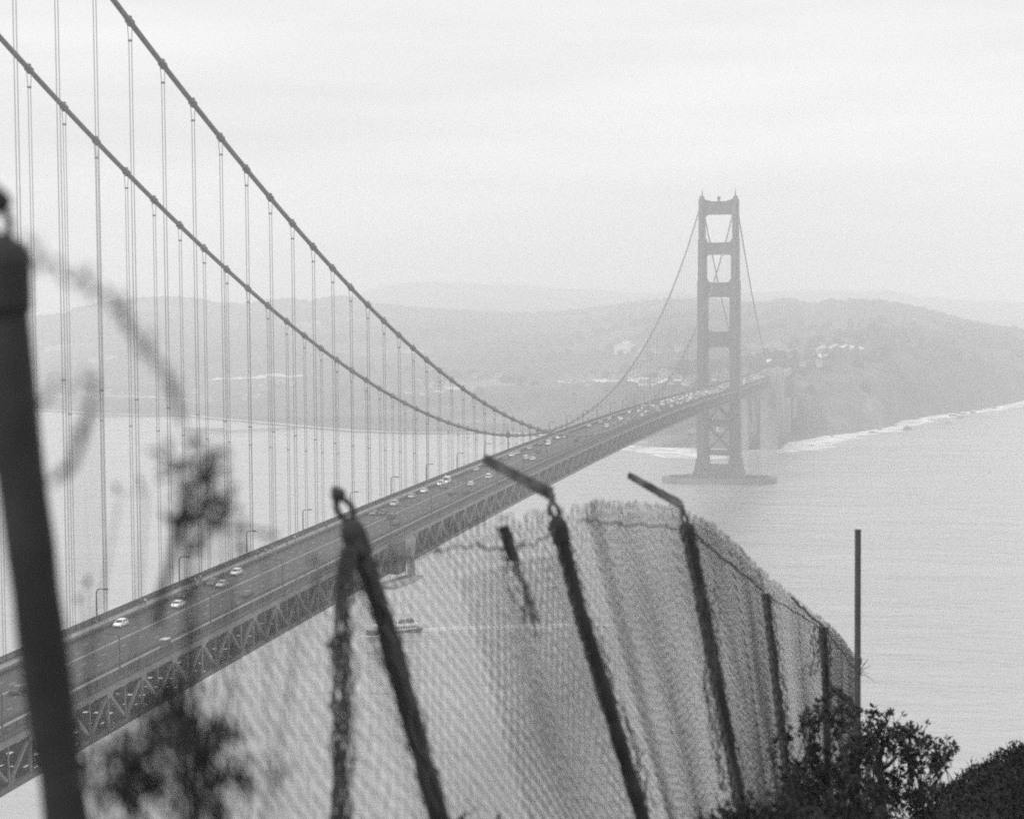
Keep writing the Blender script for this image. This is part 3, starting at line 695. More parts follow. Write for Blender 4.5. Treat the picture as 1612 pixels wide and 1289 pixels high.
near_cars = [
 (190,988,'white','hatch','white hatchback coming this way, nearest car on the far lanes'),
 (30,1094,'dark','sedan','dark car half hidden behind the leftmost fence post'),
 (280,957,'white','sedan','white sedan with a dark car right beside it on the far lanes'),
 (292,941,'dark','suv','dark blurred car just behind the white sedan near the left'),
 (336,922,'dark','sedan','dark sedan on the far lanes touching a pale sedan in view'),
 (350,924,'silver','sedan','pale silver sedan right of the dark sedan, left half of the bridge'),
 (372,906,'white','hatch','pale hatchback close to the far barrier, alone in its lane'),
 (390,937,'dark','sedan','dark sedan driving away near the white kerb barricade'),
 (589,812,'grey','sedan','grey sedan just right of the eyelet of the second fence post'),
 (603,810,'dark','hatch','small dark car between the grey sedan and the scaffold'),
 (621,797,'silver','suv','two-tone pale car ahead of the small dark car, far lanes'),
 (616,818,'dark','suv','dark suv on the near lanes just left of the scaffold top'),
 (624,824,'dark','sedan','dark sedan directly above the tarp-wrapped scaffold'),
 (649,784,'silver','sedan','silver sedan behind a white car on the far lanes'),
 (668,771,'white','sedan','white sedan following the white van at a distance'),
 (694,760,'white','suv','white suv right beside the tall white van'),
 (703,754,'white','van','tall white delivery van on the far lane, tallest vehicle on the bridge'),
 (699,768,'dark','hatch','little dark car just below the white van'),
 (711,779,'dark','sedan','low dark sedan on the near lanes below the white van'),
 (733,776,'dark','sedan','dark sedan close to the near kerb left of the angled post arm'),
 (742,764,'white','hatch','bright white hatchback in the middle lane left of the angled post arm'),
 (770,753,'white','suv','white suv just below the tip of the angled post arm'),
 (750,737,'silver','sedan','silver sedan near the far barrier left of the post arm tip'),
 (768,734,'grey','sedan','grey sedan just above the tip of the angled post arm'),
 (796,724,'dark','sedan','dark sedan right of the post arm tip in the middle of the road'),
 (806,715,'white','hatch','white hatchback leading a pair by the far barrier'),
 (815,716,'silver','sedan','silver sedan second of the pair by the far barrier'),
 (828,724,'white','suv','bright white suv, left one of the white pair near the kerb'),
 (839,726,'white','sedan','bright white sedan, right one of the white pair near the kerb'),
 (848,712,'dark','suv','boxy dark suv alone in the near lanes around mid-span'),
 (834,705,'silver','hatch','silver hatchback ahead of the dark suv around mid-span'),
 (852,701,'grey','sedan','grey sedan where the far cable meets the road'),
 (863,700,'white','hatch','white hatchback beneath the low point of the near cable'),
 (865,690,'silver','suv','silver suv farthest of the cluster under the near cable'),
 (879,691,'white','sedan','white sedan just right of the low point of the near cable'),
 (891,689,'white','sedan','white sedan ahead of the gap beyond mid-span'),
 (907,697,'dark','suv','dark suv at the near kerb just beyond mid-span'),
 (928,672,'silver','sedan','silver sedan alone on the far lanes beyond mid-span'),
 (945,667,'white','sedan','white sedan last before the queue of traffic starts'),
]
for i, (u, v, shade, kind, lab) in enumerate(near_cars):
    x, y, x0 = snap(u, v); x = min(max(x0, -8.1), 8.1)*.5 + x*.5; P = on_x(u, v, x); y = P[1]
    key = (kind, shade)
    if key not in protos: protos[key] = make_car(kind, shade); o = protos[key]
    else: o = copy_tree(protos[key])
    s_ = (zb(y+2)-zb(y-2))/4
    toward = x < -1.0
    o.location = (x, y, zb(y)+8.51); o.rotation_euler = (math.atan(s_)*(-1 if toward else 1), 0, math.pi if toward else 0)
    tag(o, lab, 'van' if kind == 'van' else 'car', 'cars and vans on the bridge roadway')
fproto = {}; rg = random.Random(3); count = 0
for li, x in enumerate([-7.9, -4.75, -1.9+.1, 1.3, 4.6, 7.8]):
    y = 700 + rg.random()*30 + (0 if x > 0 else 60)
    while y < 1726:
        dens = 11.5 if y > 1000 else (24 if y > 850 else 60)
        shade = rg.choices(['white', 'silver', 'grey', 'dark'], [6, 4, 2, 2])[0]; kind = rg.choices(['sedan', 'hatch', 'suv', 'van'], [5, 4, 4, 1])[0]
        if y > 1000 and rg.random() < .38: y += dens; continue
        key = (kind, shade)
        if key not in fproto: fproto[key] = make_car(kind, shade, False)
        o = bpy.data.objects.new('car', fproto[key]); col.objects.link(o); s_ = (zb(y+2)-zb(y-2))/4; tw = x < 0
        o.location = (x+rg.uniform(-.2, .2), y, zb(y)+8.51); o.rotation_euler = (math.atan(s_)*(-1 if tw else 1), 0, math.pi if tw else 0)
        where = 'thin traffic just beyond mid-span' if y < 1000 else ('dense queue before the tower' if y < YT else 'distant traffic beyond the tower')
        kn = {'sedan': 'sedan', 'hatch': 'hatchback', 'suv': 'suv', 'van': 'van'}[kind]
        tag(o, f"tiny {shade} {kn} in the {where}, {'oncoming' if tw else 'outbound'} side, {['outer','middle','inner','inner','middle','outer'][li]} lane", 'van' if kind == 'van' else 'car', 'distant cars queueing on the bridge')
        count += 1; y += dens*rg.uniform(.75, 1.5)
print('far cars', count)

# ------------------------------------------------------------------ people on the sidewalks
SKIN = mat('skin', .30, .6); CL = {'dark': mat('dark_clothes', .03, .9), 'pale': mat('pale_clothes', .5, .9), 'grey': mat('grey_clothes', .16, .9)}; HAIR = mat('hair', .03, .7)
def skin_mesh(name, verts, edges, radii, m, parent=None, sub=1):
    me = bpy.data.meshes.new(name); me.from_pydata(verts, edges, []); o = bpy.data.objects.new(name, me); col.objects.link(o)
    o.modifiers.new('skin', 'SKIN'); s = o.modifiers.new('sub', 'SUBSURF'); s.levels = sub; s.render_levels = sub
    for i, r in enumerate(radii): me.skin_vertices[0].data[i].radius = (r, r)
    me.skin_vertices[0].data[0].use_root = True
    dg = bpy.context.evaluated_depsgraph_get(); me2 = bpy.data.meshes.new_from_object(o.evaluated_get(dg))
    bpy.data.objects.remove(o); me2.name = name; me2.materials.clear(); me2.materials.append(m)
    me2.polygons.foreach_set('use_smooth', [True]*len(me2.polygons))
    p = bpy.data.objects.new(name, me2); col.objects.link(p)
    if parent is not None: p.parent = parent
    return p
def make_person(top, legs, stride):
    s = stride
    V = [(0,0,.95),(0,0,1.15),(0,0,1.38),(0,.01,1.50),(0,.02,1.62),(0,.02,1.70),
         (.10,0,.90),(.11,s*.45,.50),(.11,s*.75,.08),(.11,s*.75+.14,.04),
         (-.10,0,.90),(-.11,-s*.25,.50),(-.11,-s*.8,.10),(-.11,-s*.8+.13,.04),
         (.19,0,1.40),(.25,-s*.35,1.15),(.24,-s*.2+.08,.90),(.24,-s*.2+.12,.80),
         (-.19,0,1.40),(-.25,s*.3,1.15),(-.24,s*.35+.08,.92),(-.24,s*.35+.12,.82)]
    Ed = [(0,1),(1,2),(2,3),(3,4),(4,5),(0,6),(6,7),(7,8),(8,9),(0,10),(10,11),(11,12),(12,13),(2,14),(14,15),(15,16),(16,17),(2,18),(18,19),(19,20),(20,21)]
    Rr = [.14,.13,.16,.06,.10,.09,.09,.06,.045,.04,.09,.06,.045,.04,.06,.045,.035,.03,.06,.045,.035,.03]
    p = skin_mesh('person', V, Ed, Rr, SKIN)
    j = [0,1,2,14,15,16,18,19,20]; jm = {a: k for k, a in enumerate(j)}
    skin_mesh('jacket', [V[a] for a in j], [(jm[a], jm[b]) for a, b in Ed if a in jm and b in jm], [Rr[a]+.025 for a in j], CL[top], p)
    j = [0,6,7,8,10,11,12]; jm = {a: k for k, a in enumerate(j)}
    skin_mesh('trousers', [V[a] for a in j], [(jm[a], jm[b]) for a, b in Ed if a in jm and b in jm], [Rr[a]+.02 for a in j], CL[legs], p)
    m = MB(); m.tube([(0,-.02,1.60),(0,-.02,1.70),(0,0,1.80),(0,.01,1.83)], [.09,.118,.09,.03], 10); m.build('hair', HAIR, p, smooth=True)
    return p
PP = [make_person('dark', 'dark', .3), make_person('pale', 'dark', .2), make_person('grey', 'dark', .35)]
PK = ['dark', 'pale', 'grey']
people = [(-11.2, 137.5, 1, 'pale-jacketed walker paired with a dark-clothed one on the far sidewalk above the white hatchback'),
 (-11.6, 136.2, 0, 'dark-clothed walker paired with a pale-jacketed one on the far sidewalk above the white hatchback'),
 (-10.6, 163.5, 0, 'dark-clothed walker on the far sidewalk just behind the second far lamp'), (-11.0, 166.5, 1, 'pale-jacketed walker on the far sidewalk just right of the second far lamp'),
 (-10.9, 170, 1, 'pale-jacketed walker ahead of a grey one near the second far lamp'), (-11.5, 171.2, 2, 'grey-jacketed walker behind a pale one near the second far lamp'),
 (-10.8, 210, 0, 'dark-clothed walker on the far sidewalk under the third far lamp, left of a pair'), (-11.4, 211.5, 0, 'dark-clothed walker under the third far lamp, right of a pair'),
 (-10.9, 216, 1, 'pale-jacketed walker just beyond the third far lamp'), (-11.2, 222, 2, 'grey-jacketed walker alone on the far sidewalk between the third and fourth lamps'),
 (-10.8, 233, 0, 'dark-clothed walker alone on the far sidewalk before the fourth lamp'), (-11.3, 241, 1, 'pale-jacketed walker on the far sidewalk short of the fourth lamp'),
 (-10.9, 268, 0, 'dark-clothed walker on the far sidewalk past the fourth lamp, left of the ringed post'), (-11.2, 269.4, 2, 'grey-jacketed walker beside a dark one past the fourth lamp'),
 (-11.0, 380, 0, 'dark-clothed walker on the far sidewalk near the white van'), (-11.3, 412, 1, 'pale-jacketed walker on the far sidewalk ahead of the white van'),
 (11.6, 173, 0, 'dark-clothed walker at the near railing, left of a pair'), (11.2, 181, 0, 'dark-clothed walker at the near railing, right of a pair'),
 (11.5, 190, 2, 'grey-jacketed walker on the near sidewalk left of the ringed fence post')]
used = set()
for x, y, k, lab in people:
    o = PP[k] if k not in used else copy_tree(PP[k]); used.add(k)
    o.location = (x, y, zb(y)+8.96); o.rotation_euler.z = random.choice([0, math.pi])+random.uniform(-.2, .2)
    tag(o, lab, 'person', 'people walking on the bridge')

# ------------------------------------------------------------------ the ferry and its wake
stern = on_z(660, 993); bow = on_z(577, 1000); dv = bow-stern; Lf = math.hypot(dv[0], dv[1]); hd = math.atan2(-dv[0], dv[1])
fe = empty('ferry'); HULL = mat('ferry_hull', .06, .4, .2, .4); WHITE = mat('ferry_white_paint', .88, .4, .08, .6); DARKW = mat('ferry_window', .03, .15); PASS = mat('deck_crowd', .09, .9, .5, 3)
m = MB(); rows_ = []
for t, w_, zt in [(0,3.1,1.9),(.1,3.5,1.7),(.5,3.6,1.55),(.78,3.0,1.7),(.92,1.5,2.1),(1,.12,2.5)]:
    y = Lf*t; rows_.append([(-w_,y,zt),(-w_*.85,y+.0,-.3),(w_*.85,y,-.3),(w_,y,zt)])
vs = [p for r in rows_ for p in r]; fs = []
for i in range(len(rows_)-1):
    for k in range(4): fs.append((i*4+k, i*4+(k+1)%4, i*4+4+(k+1)%4, i*4+4+k))
fs += [(0,1,2,3), (23,22,21,20)]; m.add(vs, fs); m.box(-3.4, 3.4, -.6, .4, .9, 1.9); h = fixn(m.build('hull', HULL, fe))
m = MB(); m.box(-3.0, 3.0, Lf*.10, Lf*.80, 1.55, 3.5); m.box(-3.2, 3.2, Lf*.05, Lf*.84, 3.5, 4.15); m.box(-1.6, 1.6, Lf*.60, Lf*.72, 4.15, 6.1); m.box(-.6, .6, Lf*.40, Lf*.44, 4.15, 5.6)
m.build('deckhouse', WHITE, fe)
i = 0
for sx in (-1, 1):
    y = Lf*.12
    while y < Lf*.78:
        m = MB(); m.box(*sorted((sx*3.0, sx*3.03)), y, y+.95, 2.2, 3.1); m.build('window', DARKW, fe); y += 1.25
m = MB()
for y in np.arange(Lf*.06, Lf*.84, .8):
    for sx in (-1, 1): m.beam((sx*3.1, y, 4.15), (sx*3.1, y, 5.1), .06)
for sx in (-1, 1):
    for z in (4.6, 5.1): m.beam((sx*3.1, Lf*.06, z), (sx*3.1, Lf*.83, z), .07)
m.build('upper_deck_railing', HULL, fe)
m = MB(); rf = random.Random(4)
for _ in range(46):
    x = rf.uniform(-2.7, 2.7); y = rf.uniform(Lf*.08, Lf*.58); m.tube([(x,y,4.15),(x,y,4.9),(x,y,5.35),(x,y,5.6),(x,y,5.8)], [.2,.22,.26,.1,.12], 6)
cr = m.build('deck_crowd', PASS, fe); cr['kind'] = 'stuff'
m = MB(); m.tube([(0, Lf*.66, 6.1), (0, Lf*.66, 8.4)], .09, 6); m.beam((-.8, Lf*.66, 7.4), (.8, Lf*.66, 7.4), .1); m.tube([(0, 0.3, 1.9), (0, -.1, 4.6)], .05, 5); m.build('mast', WHITE, fe)
fe.location = (stern[0], stern[1], 0); fe.rotation_euler.z = hd
tag(fe, 'small passenger ferry with dark hull and pale cabin, trailing a white wake beneath the bridge', 'ferry')
WAKE = foam_mat('wake_foam', .50, .45, (.5, .5, 1), .3, .8)
wk = [(on_z(u, v)[0], on_z(u, v)[1], k) for u, v, k in [(650,992,.5),(668,991,.8),(700,989,1.0),(750,988,1.1),(830,986,1.2),(900,984,1.1),(960,983,.8)]]
strip('wake', wk, 5, 5, WAKE, .05, n=10, jag=.25)
wk2 = [(x, y, k*.8) for x, y, k in wk[:5]]
strip('wake', wk2, 2.2, 2.2, WAKE, .09, n=10, jag=.4)
bw_ = [(on_z(u, v)[0], on_z(u, v)[1], k) for u, v, k in [(566,1001,.6),(580,1001,1),(600,1000,1),(625,998,1.2),(640,996,.9),(655,994,.6)]]
strip('wake', bw_, 1.8, 2.2, foam_mat('bow_foam', .6, .5, (1,1,1), .2, .8), .08, n=8, jag=.8)

# windsurfer far out on the right
P = on_z(1556, 748); ws = empty('windsurfer', (P[0], P[1], 0)); tag(ws, 'tiny slanted dark sail alone on the open water at the right', 'windsurfer')
x, y = P[0], P[1]
m = MB(); m.box(x-1.2, x+1.2, y-.3, y+.3, -.05, .22); m.build('board', WHITE, ws)
m = MB(); m.tube([(x-.5, y, .2), (x+1.0, y, 4.6)], .07, 5); m.build('mast', LAMPM, ws)
m = MB(); m.prism([(x-.35,.8),(x+1.0,4.6),(x+.9,2.6),(x+.75,1.2)], y-.02, y+.02, 'y'); m.build('sail', mat('dark_sail', .05, .6), ws)

# ------------------------------------------------------------------ rocks along the right-hand shore
ROCK = mat('sea_rock', .06, .8, .4, .3, bump=.5)
def rock(u, v, sx, sy, sz, lab, seed):
    P = on_z(u, v); import bmesh
    b = bmesh.new(); bmesh.ops.create_icosphere(b, subdivisions=3, radius=1)
    for q in b.verts:
        n = noise.noise(Vector(q.co)*1.3+Vector((seed, 0, 0)))*.45+noise.noise(Vector(q.co)*3+Vector((seed, 5, 0)))*.2
        q.co *= 1+n; q.co.x *= sx; q.co.y *= sy; q.co.z = q.co.z*sz
    me = bpy.data.meshes.new('sea_rock'); b.to_mesh(me); b.free(); me.materials.append(ROCK)
    o = bpy.data.objects.new('sea_rock', me); col.objects.link(o); o.location = (P[0], P[1], sz*.1)
    tag(o, lab, 'rock', 'rocks in the water off the right-hand shore'); return o
rock(1428, 677, 5.2, 4, 4.2, 'largest dark rock standing in the surf off the right-hand shore', 1)
rock(1277, 702, 3.4, 2.5, 1.2, 'low flat rock in the surf nearest the concrete pylons', 2)
rock(1310, 687, 2.2, 2, 1.2, 'little rock at the surf edge right of the low flat rock', 3)
rock(1373, 681, 4.0, 2, 1.5, 'long low rock left of the largest rock, at the surf edge', 4)
rock(1385, 677, 2.5, 2, 2.0, 'pointed small rock between the long low rock and the largest one', 5)
rock(1494, 666, 3.2, 2.5, 1.6, 'lone low rock well off the surf, right of the largest rock', 6)
for i, (u, v) in enumerate([(1408,671),(1440,660),(1500,655),(1508,651),(1516,652),(1524,648),(1532,650),(1512,658),(1540,646),(1565,643)]):
    rock(u, v, 3.5+(i%3), 3, 1.5+.4*(i%4), ['small rock where the shore bends, above the largest rock', 'small rock against the shore between the bend and the rock cluster', 'leftmost rock of the cluster in the right-hand surf', 'second rock from the left in the surf cluster', 'middle rock of the surf cluster', 'second rock from the right in the surf cluster', 'rightmost rock of the surf cluster', 'rock just seaward of the surf cluster', 'rock beyond the right end of the surf cluster', 'farthest rock along the right-hand shore'][i], 10+i)

# ------------------------------------------------------------------ wharves, fort and far buildings on the opposite shore
PALE = mat('pale_plaster', .5, .8, .12, .05); WHITEP = mat('white_plaster', .6, .8); ROOFM = mat('grey_roof', .22, .9, .2, .1); PILE = mat('timber_piles', .10, .9)
def wharf(a, b, c, lab, wd=9, wn=3):
    A, B, Cc = on_z(*a), on_z(*b), on_z(*c)
    w_ = empty('wharf', (A[0], A[1], 0)); tag(w_, lab, 'wharf')
    m = MB(); m.beam((A[0],A[1],2.6), (B[0],B[1],2.6), wd, .8); m.build('pier_head', PILE, w_)
    s = MB(); s.beam((A[0],A[1],4.6), (A[0]+(B[0]-A[0])*.9, A[1]+(B[1]-A[1])*.9, 4.6), wd*.7, 3.2); s.build('shed', mat('wharf_shed', .2, .9), w_)
    m = MB(); m.beam((B[0],B[1],2.6), (Cc[0],Cc[1],2.6), wn, .6); m.build('walkway', PILE, w_)
    m = MB()
    for P, Q, n in ((A, B, 12), (B, Cc, 24)):
        for i in range(n+1):
            x, y = P[0]+(Q[0]-P[0])*i/n, P[1]+(Q[1]-P[1])*i/n; m.beam((x-1,y,-1), (x-1,y,2.4), .5); m.beam((x+1,y,-1), (x+1,y,2.4), .5)
    m.build('piles', PILE, w_)
wharf((290,681), (357,682), (470,676), 'low wharf with a long shed reaching into the bay behind the suspender ropes')
wharf((138,656), (182,657), (290,656), 'smaller wharf farther up the bay behind the leftmost suspender ropes', 8)
BR = mat('fort_brick', .13, .9, .2, .2)
ft = empty('brick_fort', (-38, 1668, 0)); tag(ft, 'low brick fort on the point beneath the far end of the bridge', 'fort')
m = MB(); m.prism([(-70,1655),(-62,1645),(-14,1645),(-6,1655),(-6,1690),(-70,1690)], .5, 15, 'z'); m.box(-72, -4, 1643.5, 1691.5, 15, 16); fixn(m.build('wall', BR, ft))
for r in range(2):
    for i in range(9): x = -60+i*5.6; m = MB(); m.box(x, x+1.5, 1644.7, 1645.1, 5+r*4.5, 7.2+r*4.5); m.build('window', DARKW, ft)
m = MB(); m.tube([(-40,1668,16),(-40,1668,22)], [1.6,1.2], 8); m.tube([(-40,1668,22),(-40,1668,24),(-40,1668,25)], [1.7,1.5,.1], 8); m.build('lighthouse_turret', PALE, ft)
def building(u, v, wd, dp, ht, lab, group, big=False):
    P = land_hit(u, v)
    if P is None: return
    rzv = random.uniform(-.3, .3); o = empty('building', (P[0], P[1], P[2]-1.5)); o.rotation_euler.z = 0
    tag(o, lab, 'building', group)
    m = MB(); m.box(P[0]-wd/2, P[0]+wd/2, P[1]-dp/2, P[1]+dp/2, P[2]-2, P[2]+ht); m.build('wall', WHITEP if big else PALE, o)
    m = MB(); m.prism([(P[0]-wd/2-.6, P[2]+ht), (P[0]+wd/2+.6, P[2]+ht), (P[0]+wd*.3, P[2]+ht+2.5), (P[0]-wd*.3, P[2]+ht+2.5)], P[1]-dp/2-.6, P[1]+dp/2+.6, 'y'); m.build('roof', ROOFM if not big else PALE, o)
    if big:
        m = MB(); m.box(P[0]-wd*.3, P[0]+wd*.1, P[1]-dp*.9, P[1]-dp*.5, P[2]-2, P[2]+ht*.7); m.box(P[0]-wd*.1, P[0]+wd*.25, P[1]-dp*.3, P[1]+dp*.3, P[2]+ht+2.5, P[2]+ht+7); m.build('wing', WHITEP, o)
        o.rotation_euler.z = rzv; return
    m = MB(); m.box(P[0]-wd*.42, P[0]+wd*.42, P[1]-dp/2-.12, P[1]-dp/2-.02, P[2]+ht*.45, P[2]+ht*.7); m.build('window_band', DARKW, o)
    o.rotation_euler.z = rzv
building(984, 556, 34, 20, 13, 'largest white building on the wooded slope left of the tower, standing alone', 'pale buildings across the water', True)
rb = random.Random(12)
spots = []
for (u0, u1, v0, v1, n, w0, w1, lab) in [
 (1000,1075,548,558,7,10,18,'small pale building in the upper row right of the large white one'),
 (893,968,597,606,14,9,20,'small pale building in the lower bright cluster left of the tower'),
 (985,1092,590,606,18,8,18,'small pale building just left of the tower behind suspender ropes'),
 (1118,1150,590,604,6,8,14,'small pale building seen between the tower legs above the roadway'),
 (640,735,600,622,16,8,18,'small pale building on the shore flat beyond the near cable'),
 (745,800,588,600,5,8,12,'small pale building on the wooded slope in the middle distance'),
 (80,215,620,628,14,10,22,'low pale building in the long shore row at the far left'),
 (300,330,618,634,6,9,16,'low pale building on the shore behind the left suspenders'),
 (380,480,598,632,9,8,18,'small pale building behind the suspender ropes left of centre'),
 (1228,1245,568,572,2,9,14,'small pale building on the bluff directly above the pylons'),
 (1250,1290,575,579,3,9,14,'small pale building on the bluff right of the pylons')]:
    for _ in range(n):
        building(rb.uniform(u0, u1), rb.uniform(v0, v1), rb.uniform(w0, w1)*.62, rb.uniform(7, 12), rb.uniform(3.5, 6), lab, 'pale buildings across the water')
# pale roads and clearings on the slopes, laid on the land
def track(pts, wd, m, lift=1.2):
    P = []
    for i in range(len(pts)-1):
        for k in range(14):
            u = pts[i][0]+(pts[i+1][0]-pts[i][0])*k/14; v = pts[i][1]+(pts[i+1][1]-pts[i][1])*k/14; h = land_hit(u, v)
            if h is not None: P.append(h)
    s = MB(); vs = []
    for i, p in enumerate(P):
        d = P[min(i+1, len(P)-1)]-P[max(i-1, 0)]; l = math.hypot(d[0], d[1]) or 1; nx, ny = -d[1]/l*wd/2, d[0]/l*wd/2
        vs += [(p[0]+nx, p[1]+ny, land_h(p[0]+nx, p[1]+ny)+lift), (p[0]-nx, p[1]-ny, land_h(p[0]-nx, p[1]-ny)+lift)]
    if len(P) > 1: s.add(vs, [(2*i, 2*i+1, 2*i+3, 2*i+2) for i in range(len(P)-1)]); tag(s.build('road', m), kind='structure')
TRK = mat('pale_gravel', .45, .95, .3, .05)
track([(330,599),(400,596),(480,593)], 12, TRK); track([(1278,550),(1310,547),(1365,549)], 14, TRK); track([(1206,572),(1240,568)], 12, TRK); track([(1280,561),(1312,560)], 9, TRK)
track([(60,624),(140,624),(230,626),(300,630)], 10, TRK); track([(880,602),(930,600),(970,602),(1090,600)], 9, TRK); track([(660,622),(730,612)], 8, TRK)

# tree groves on the ridges and slopes: too many to count
gr = MB(); rt = random.Random(21)
ICO = None
def canopy(P, s):
    vs = []; n1, n2 = 7, 4
    for j in range(n2+1):
        ph = math.pi*.5*j/n2
        for k in range(n1):
            t = 2*math.pi*k/n1+j*.4; r = s*math.cos(ph)*(1+rt.uniform(-.22, .22)); vs.append((P[0]+r*math.cos(t), P[1]+r*math.sin(t), P[2]+s*1.5*math.sin(ph)*(1+rt.uniform(-.12, .12))-1))
    gr.add(vs, [(j*n1+k, j*n1+(k+1)%n1, (j+1)*n1+(k+1)%n1, (j+1)*n1+k) for j in range(n2) for k in range(n1)])
for i in range(9000):
    u = rt.uniform(-150, 1760); ii = int((u-us[0])/3.4)
    f = rt.random()**.6
    if rt.random() < .35: r = rr_t[ii]+rt.uniform(-60, 25)
    else: r = rs_t[ii]+b_t[ii]+60+(rr_t[ii]-rs_t[ii]-b_t[ii]-60)*f
    a = azs[ii]+(u-us[ii])/FPX; x = CX+math.sin(a)*r; y = CY+math.cos(a)*r
    if fbm(x*.0045+9, y*.0045, 3, 3) < -.02 and r < rr_t[ii]-80: continue
    h = land_h(x, y)
    if h > 4: canopy((x, y, h), rt.uniform(4, 8.5))
tag(gr.build('woodland', mat('tree_canopy', .035, .95, .5, .02, spec=.1)), kind='stuff')

# ------------------------------------------------------------------ the leaning chain-link fence in the foreground
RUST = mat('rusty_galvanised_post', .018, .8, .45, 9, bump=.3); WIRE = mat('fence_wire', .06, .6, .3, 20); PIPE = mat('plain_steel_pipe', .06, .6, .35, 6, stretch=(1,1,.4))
fence = tag(empty('chain_link_fence', at(875, 1500, 6.6)), 'sagging leaning chain-link fence with ringed caps and angled arms running down the slope', 'fence')
def to_ground(A, B):      # continue the line A->B until it enters the ground
    A = np.array(A); d = np.array(B)-A; d = d/np.linalg.norm(d); k = 0
    while k < 8:
        P = A+d*k
        if P[2] < ground_h(P[0], P[1])-.25: break
        k += .04
    return P
ARM = mat('scaling_rust_arm', .02, .85, 0, 14, v2=.16)
FN = {}
def post(key, pts, D, r, cap=True, arm=None, ring=1.0, lab=None, short=False):
    P = [at(u, v, D) for u, v in pts]; end = P[-1]+(P[-1]-P[-2])*.05 if short else to_ground(P[-2], P[-1]); FN[key] = (P[0], end)
    m = MB(); key_ = P + [end]; path = []
    for a_, b_ in zip(key_[:-1], key_[1:]):
        n_ = max(1, int(np.linalg.norm(b_-a_)/.05)); path += [a_+(b_-a_)*i/n_ for i in range(n_)]
    path.append(end)
    rr = [r*(1+(.22*noise.noise(Vector((i*.7, D, 0)))+.12*noise.noise(Vector((i*2.3, D, 4))))*(i > 2)) for i in range(len(path))]
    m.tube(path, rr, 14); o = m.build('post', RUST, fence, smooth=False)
    if lab: o['label'] = lab
    d = (P[0]-P[1]); d = d/np.linalg.norm(d)
    if cap:
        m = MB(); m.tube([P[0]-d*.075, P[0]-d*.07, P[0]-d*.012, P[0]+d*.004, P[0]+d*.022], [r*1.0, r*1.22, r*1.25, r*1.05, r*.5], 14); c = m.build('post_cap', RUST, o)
        # eyelet: an elongated ring facing the camera side
        R1, R2 = .0168*ring, .0245*ring; ctr = P[0]+d*(R2+.018); x = Rv; 
        m = MB(); ringp = [ctr + x*R1*math.cos(t)*1.0 + d*R2*math.sin(t) for t in np.linspace(0, 2*math.pi, 21)]
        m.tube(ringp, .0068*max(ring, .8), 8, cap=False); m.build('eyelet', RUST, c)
        if arm:
            a0, a1 = at(arm[0], arm[1], D), at(arm[2], arm[3], D+.05); m = MB()
            top = ctr+d*R2
            m.tube([top-d*.004, a0, a0+(a1-a0)*.06], [.011, .014, .015], 8)
            n = 14
            for i in range(n):                                      # rusted angle-iron arm: pale upper flange, dark lower edge
                s0, s1 = i/n, (i+1)/n; q0 = a0+(a1-a0)*s0; q1 = a0+(a1-a0)*s1
                wv = .030-.012*s0+.006*noise.noise(Vector((i*2.1, D, 1)))
                m.beam(q0+Uv*.006, q1+Uv*.006, .018, wv*1.25)
                m.beam(q0-Uv*wv*.35+Fv*.008, q1-Uv*wv*.5+Fv*.008, .036, .011)
            m.build('arm', ARM, o)
        else:
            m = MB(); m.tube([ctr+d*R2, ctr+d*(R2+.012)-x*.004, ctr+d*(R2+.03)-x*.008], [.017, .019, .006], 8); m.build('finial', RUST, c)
    return o
post('a', [(1, 398), (2, 430), (26, 700), (48, 860), (65, 1000), (85, 1150), (105, 1289)], 2.3, .0295, ring=.7, lab='thick dark post at the left edge, closest to the viewer')
post('b', [(553, 830), (600, 960), (643, 1115), (692, 1289)], 4.5, .0245, ring=1.1, lab='leaning post with a ring and no arm')
post('c', [(877, 822), (912, 960), (1012, 1289)], 6.6, .0265, arm=(868, 779, 762, 723), ring=1.0, lab='darkest leaning post with the longer angled arm')
post('d', [(1080, 828), (1112, 990), (1165, 1262)], 9.4, .030, arm=(1073, 796, 989, 748), ring=.85, lab='leaning post with the shorter angled arm')
post('e', [(1205, 934), (1222, 1080), (1243, 1250)], 12.5, .028, cap=False, lab='leaning post at the bend of the top wire')
post('f', [(1296, 988), (1300, 1070), (1301, 1120)], 14.8, .030, cap=False, lab='short upright post wrapped in mesh near the tall pole')
post('s', [(792, 828), (799, 850), (808, 880)], 6.0, .019, cap=False, short=True, lab='thin short stake between two leaning posts')
# loose strand hanging from the stake
m = MB(); m.tube([at(u, v, 6.0) for u, v in [(800, 852), (812, 880), (822, 915), (836, 960), (842, 990), (845, 1002)]], [.005, .006, .004, .006, .004, .003], 6); m.build('loose_wire', WIRE, fence)
# horizontal brace between the last two posts
m = MB(); m.tube([at(1300, 1074, 14.8), at(1326, 1096, 16.3), at(1351, 1117, 18)], .026, 10); m.build('brace_rail', RUST, fence)
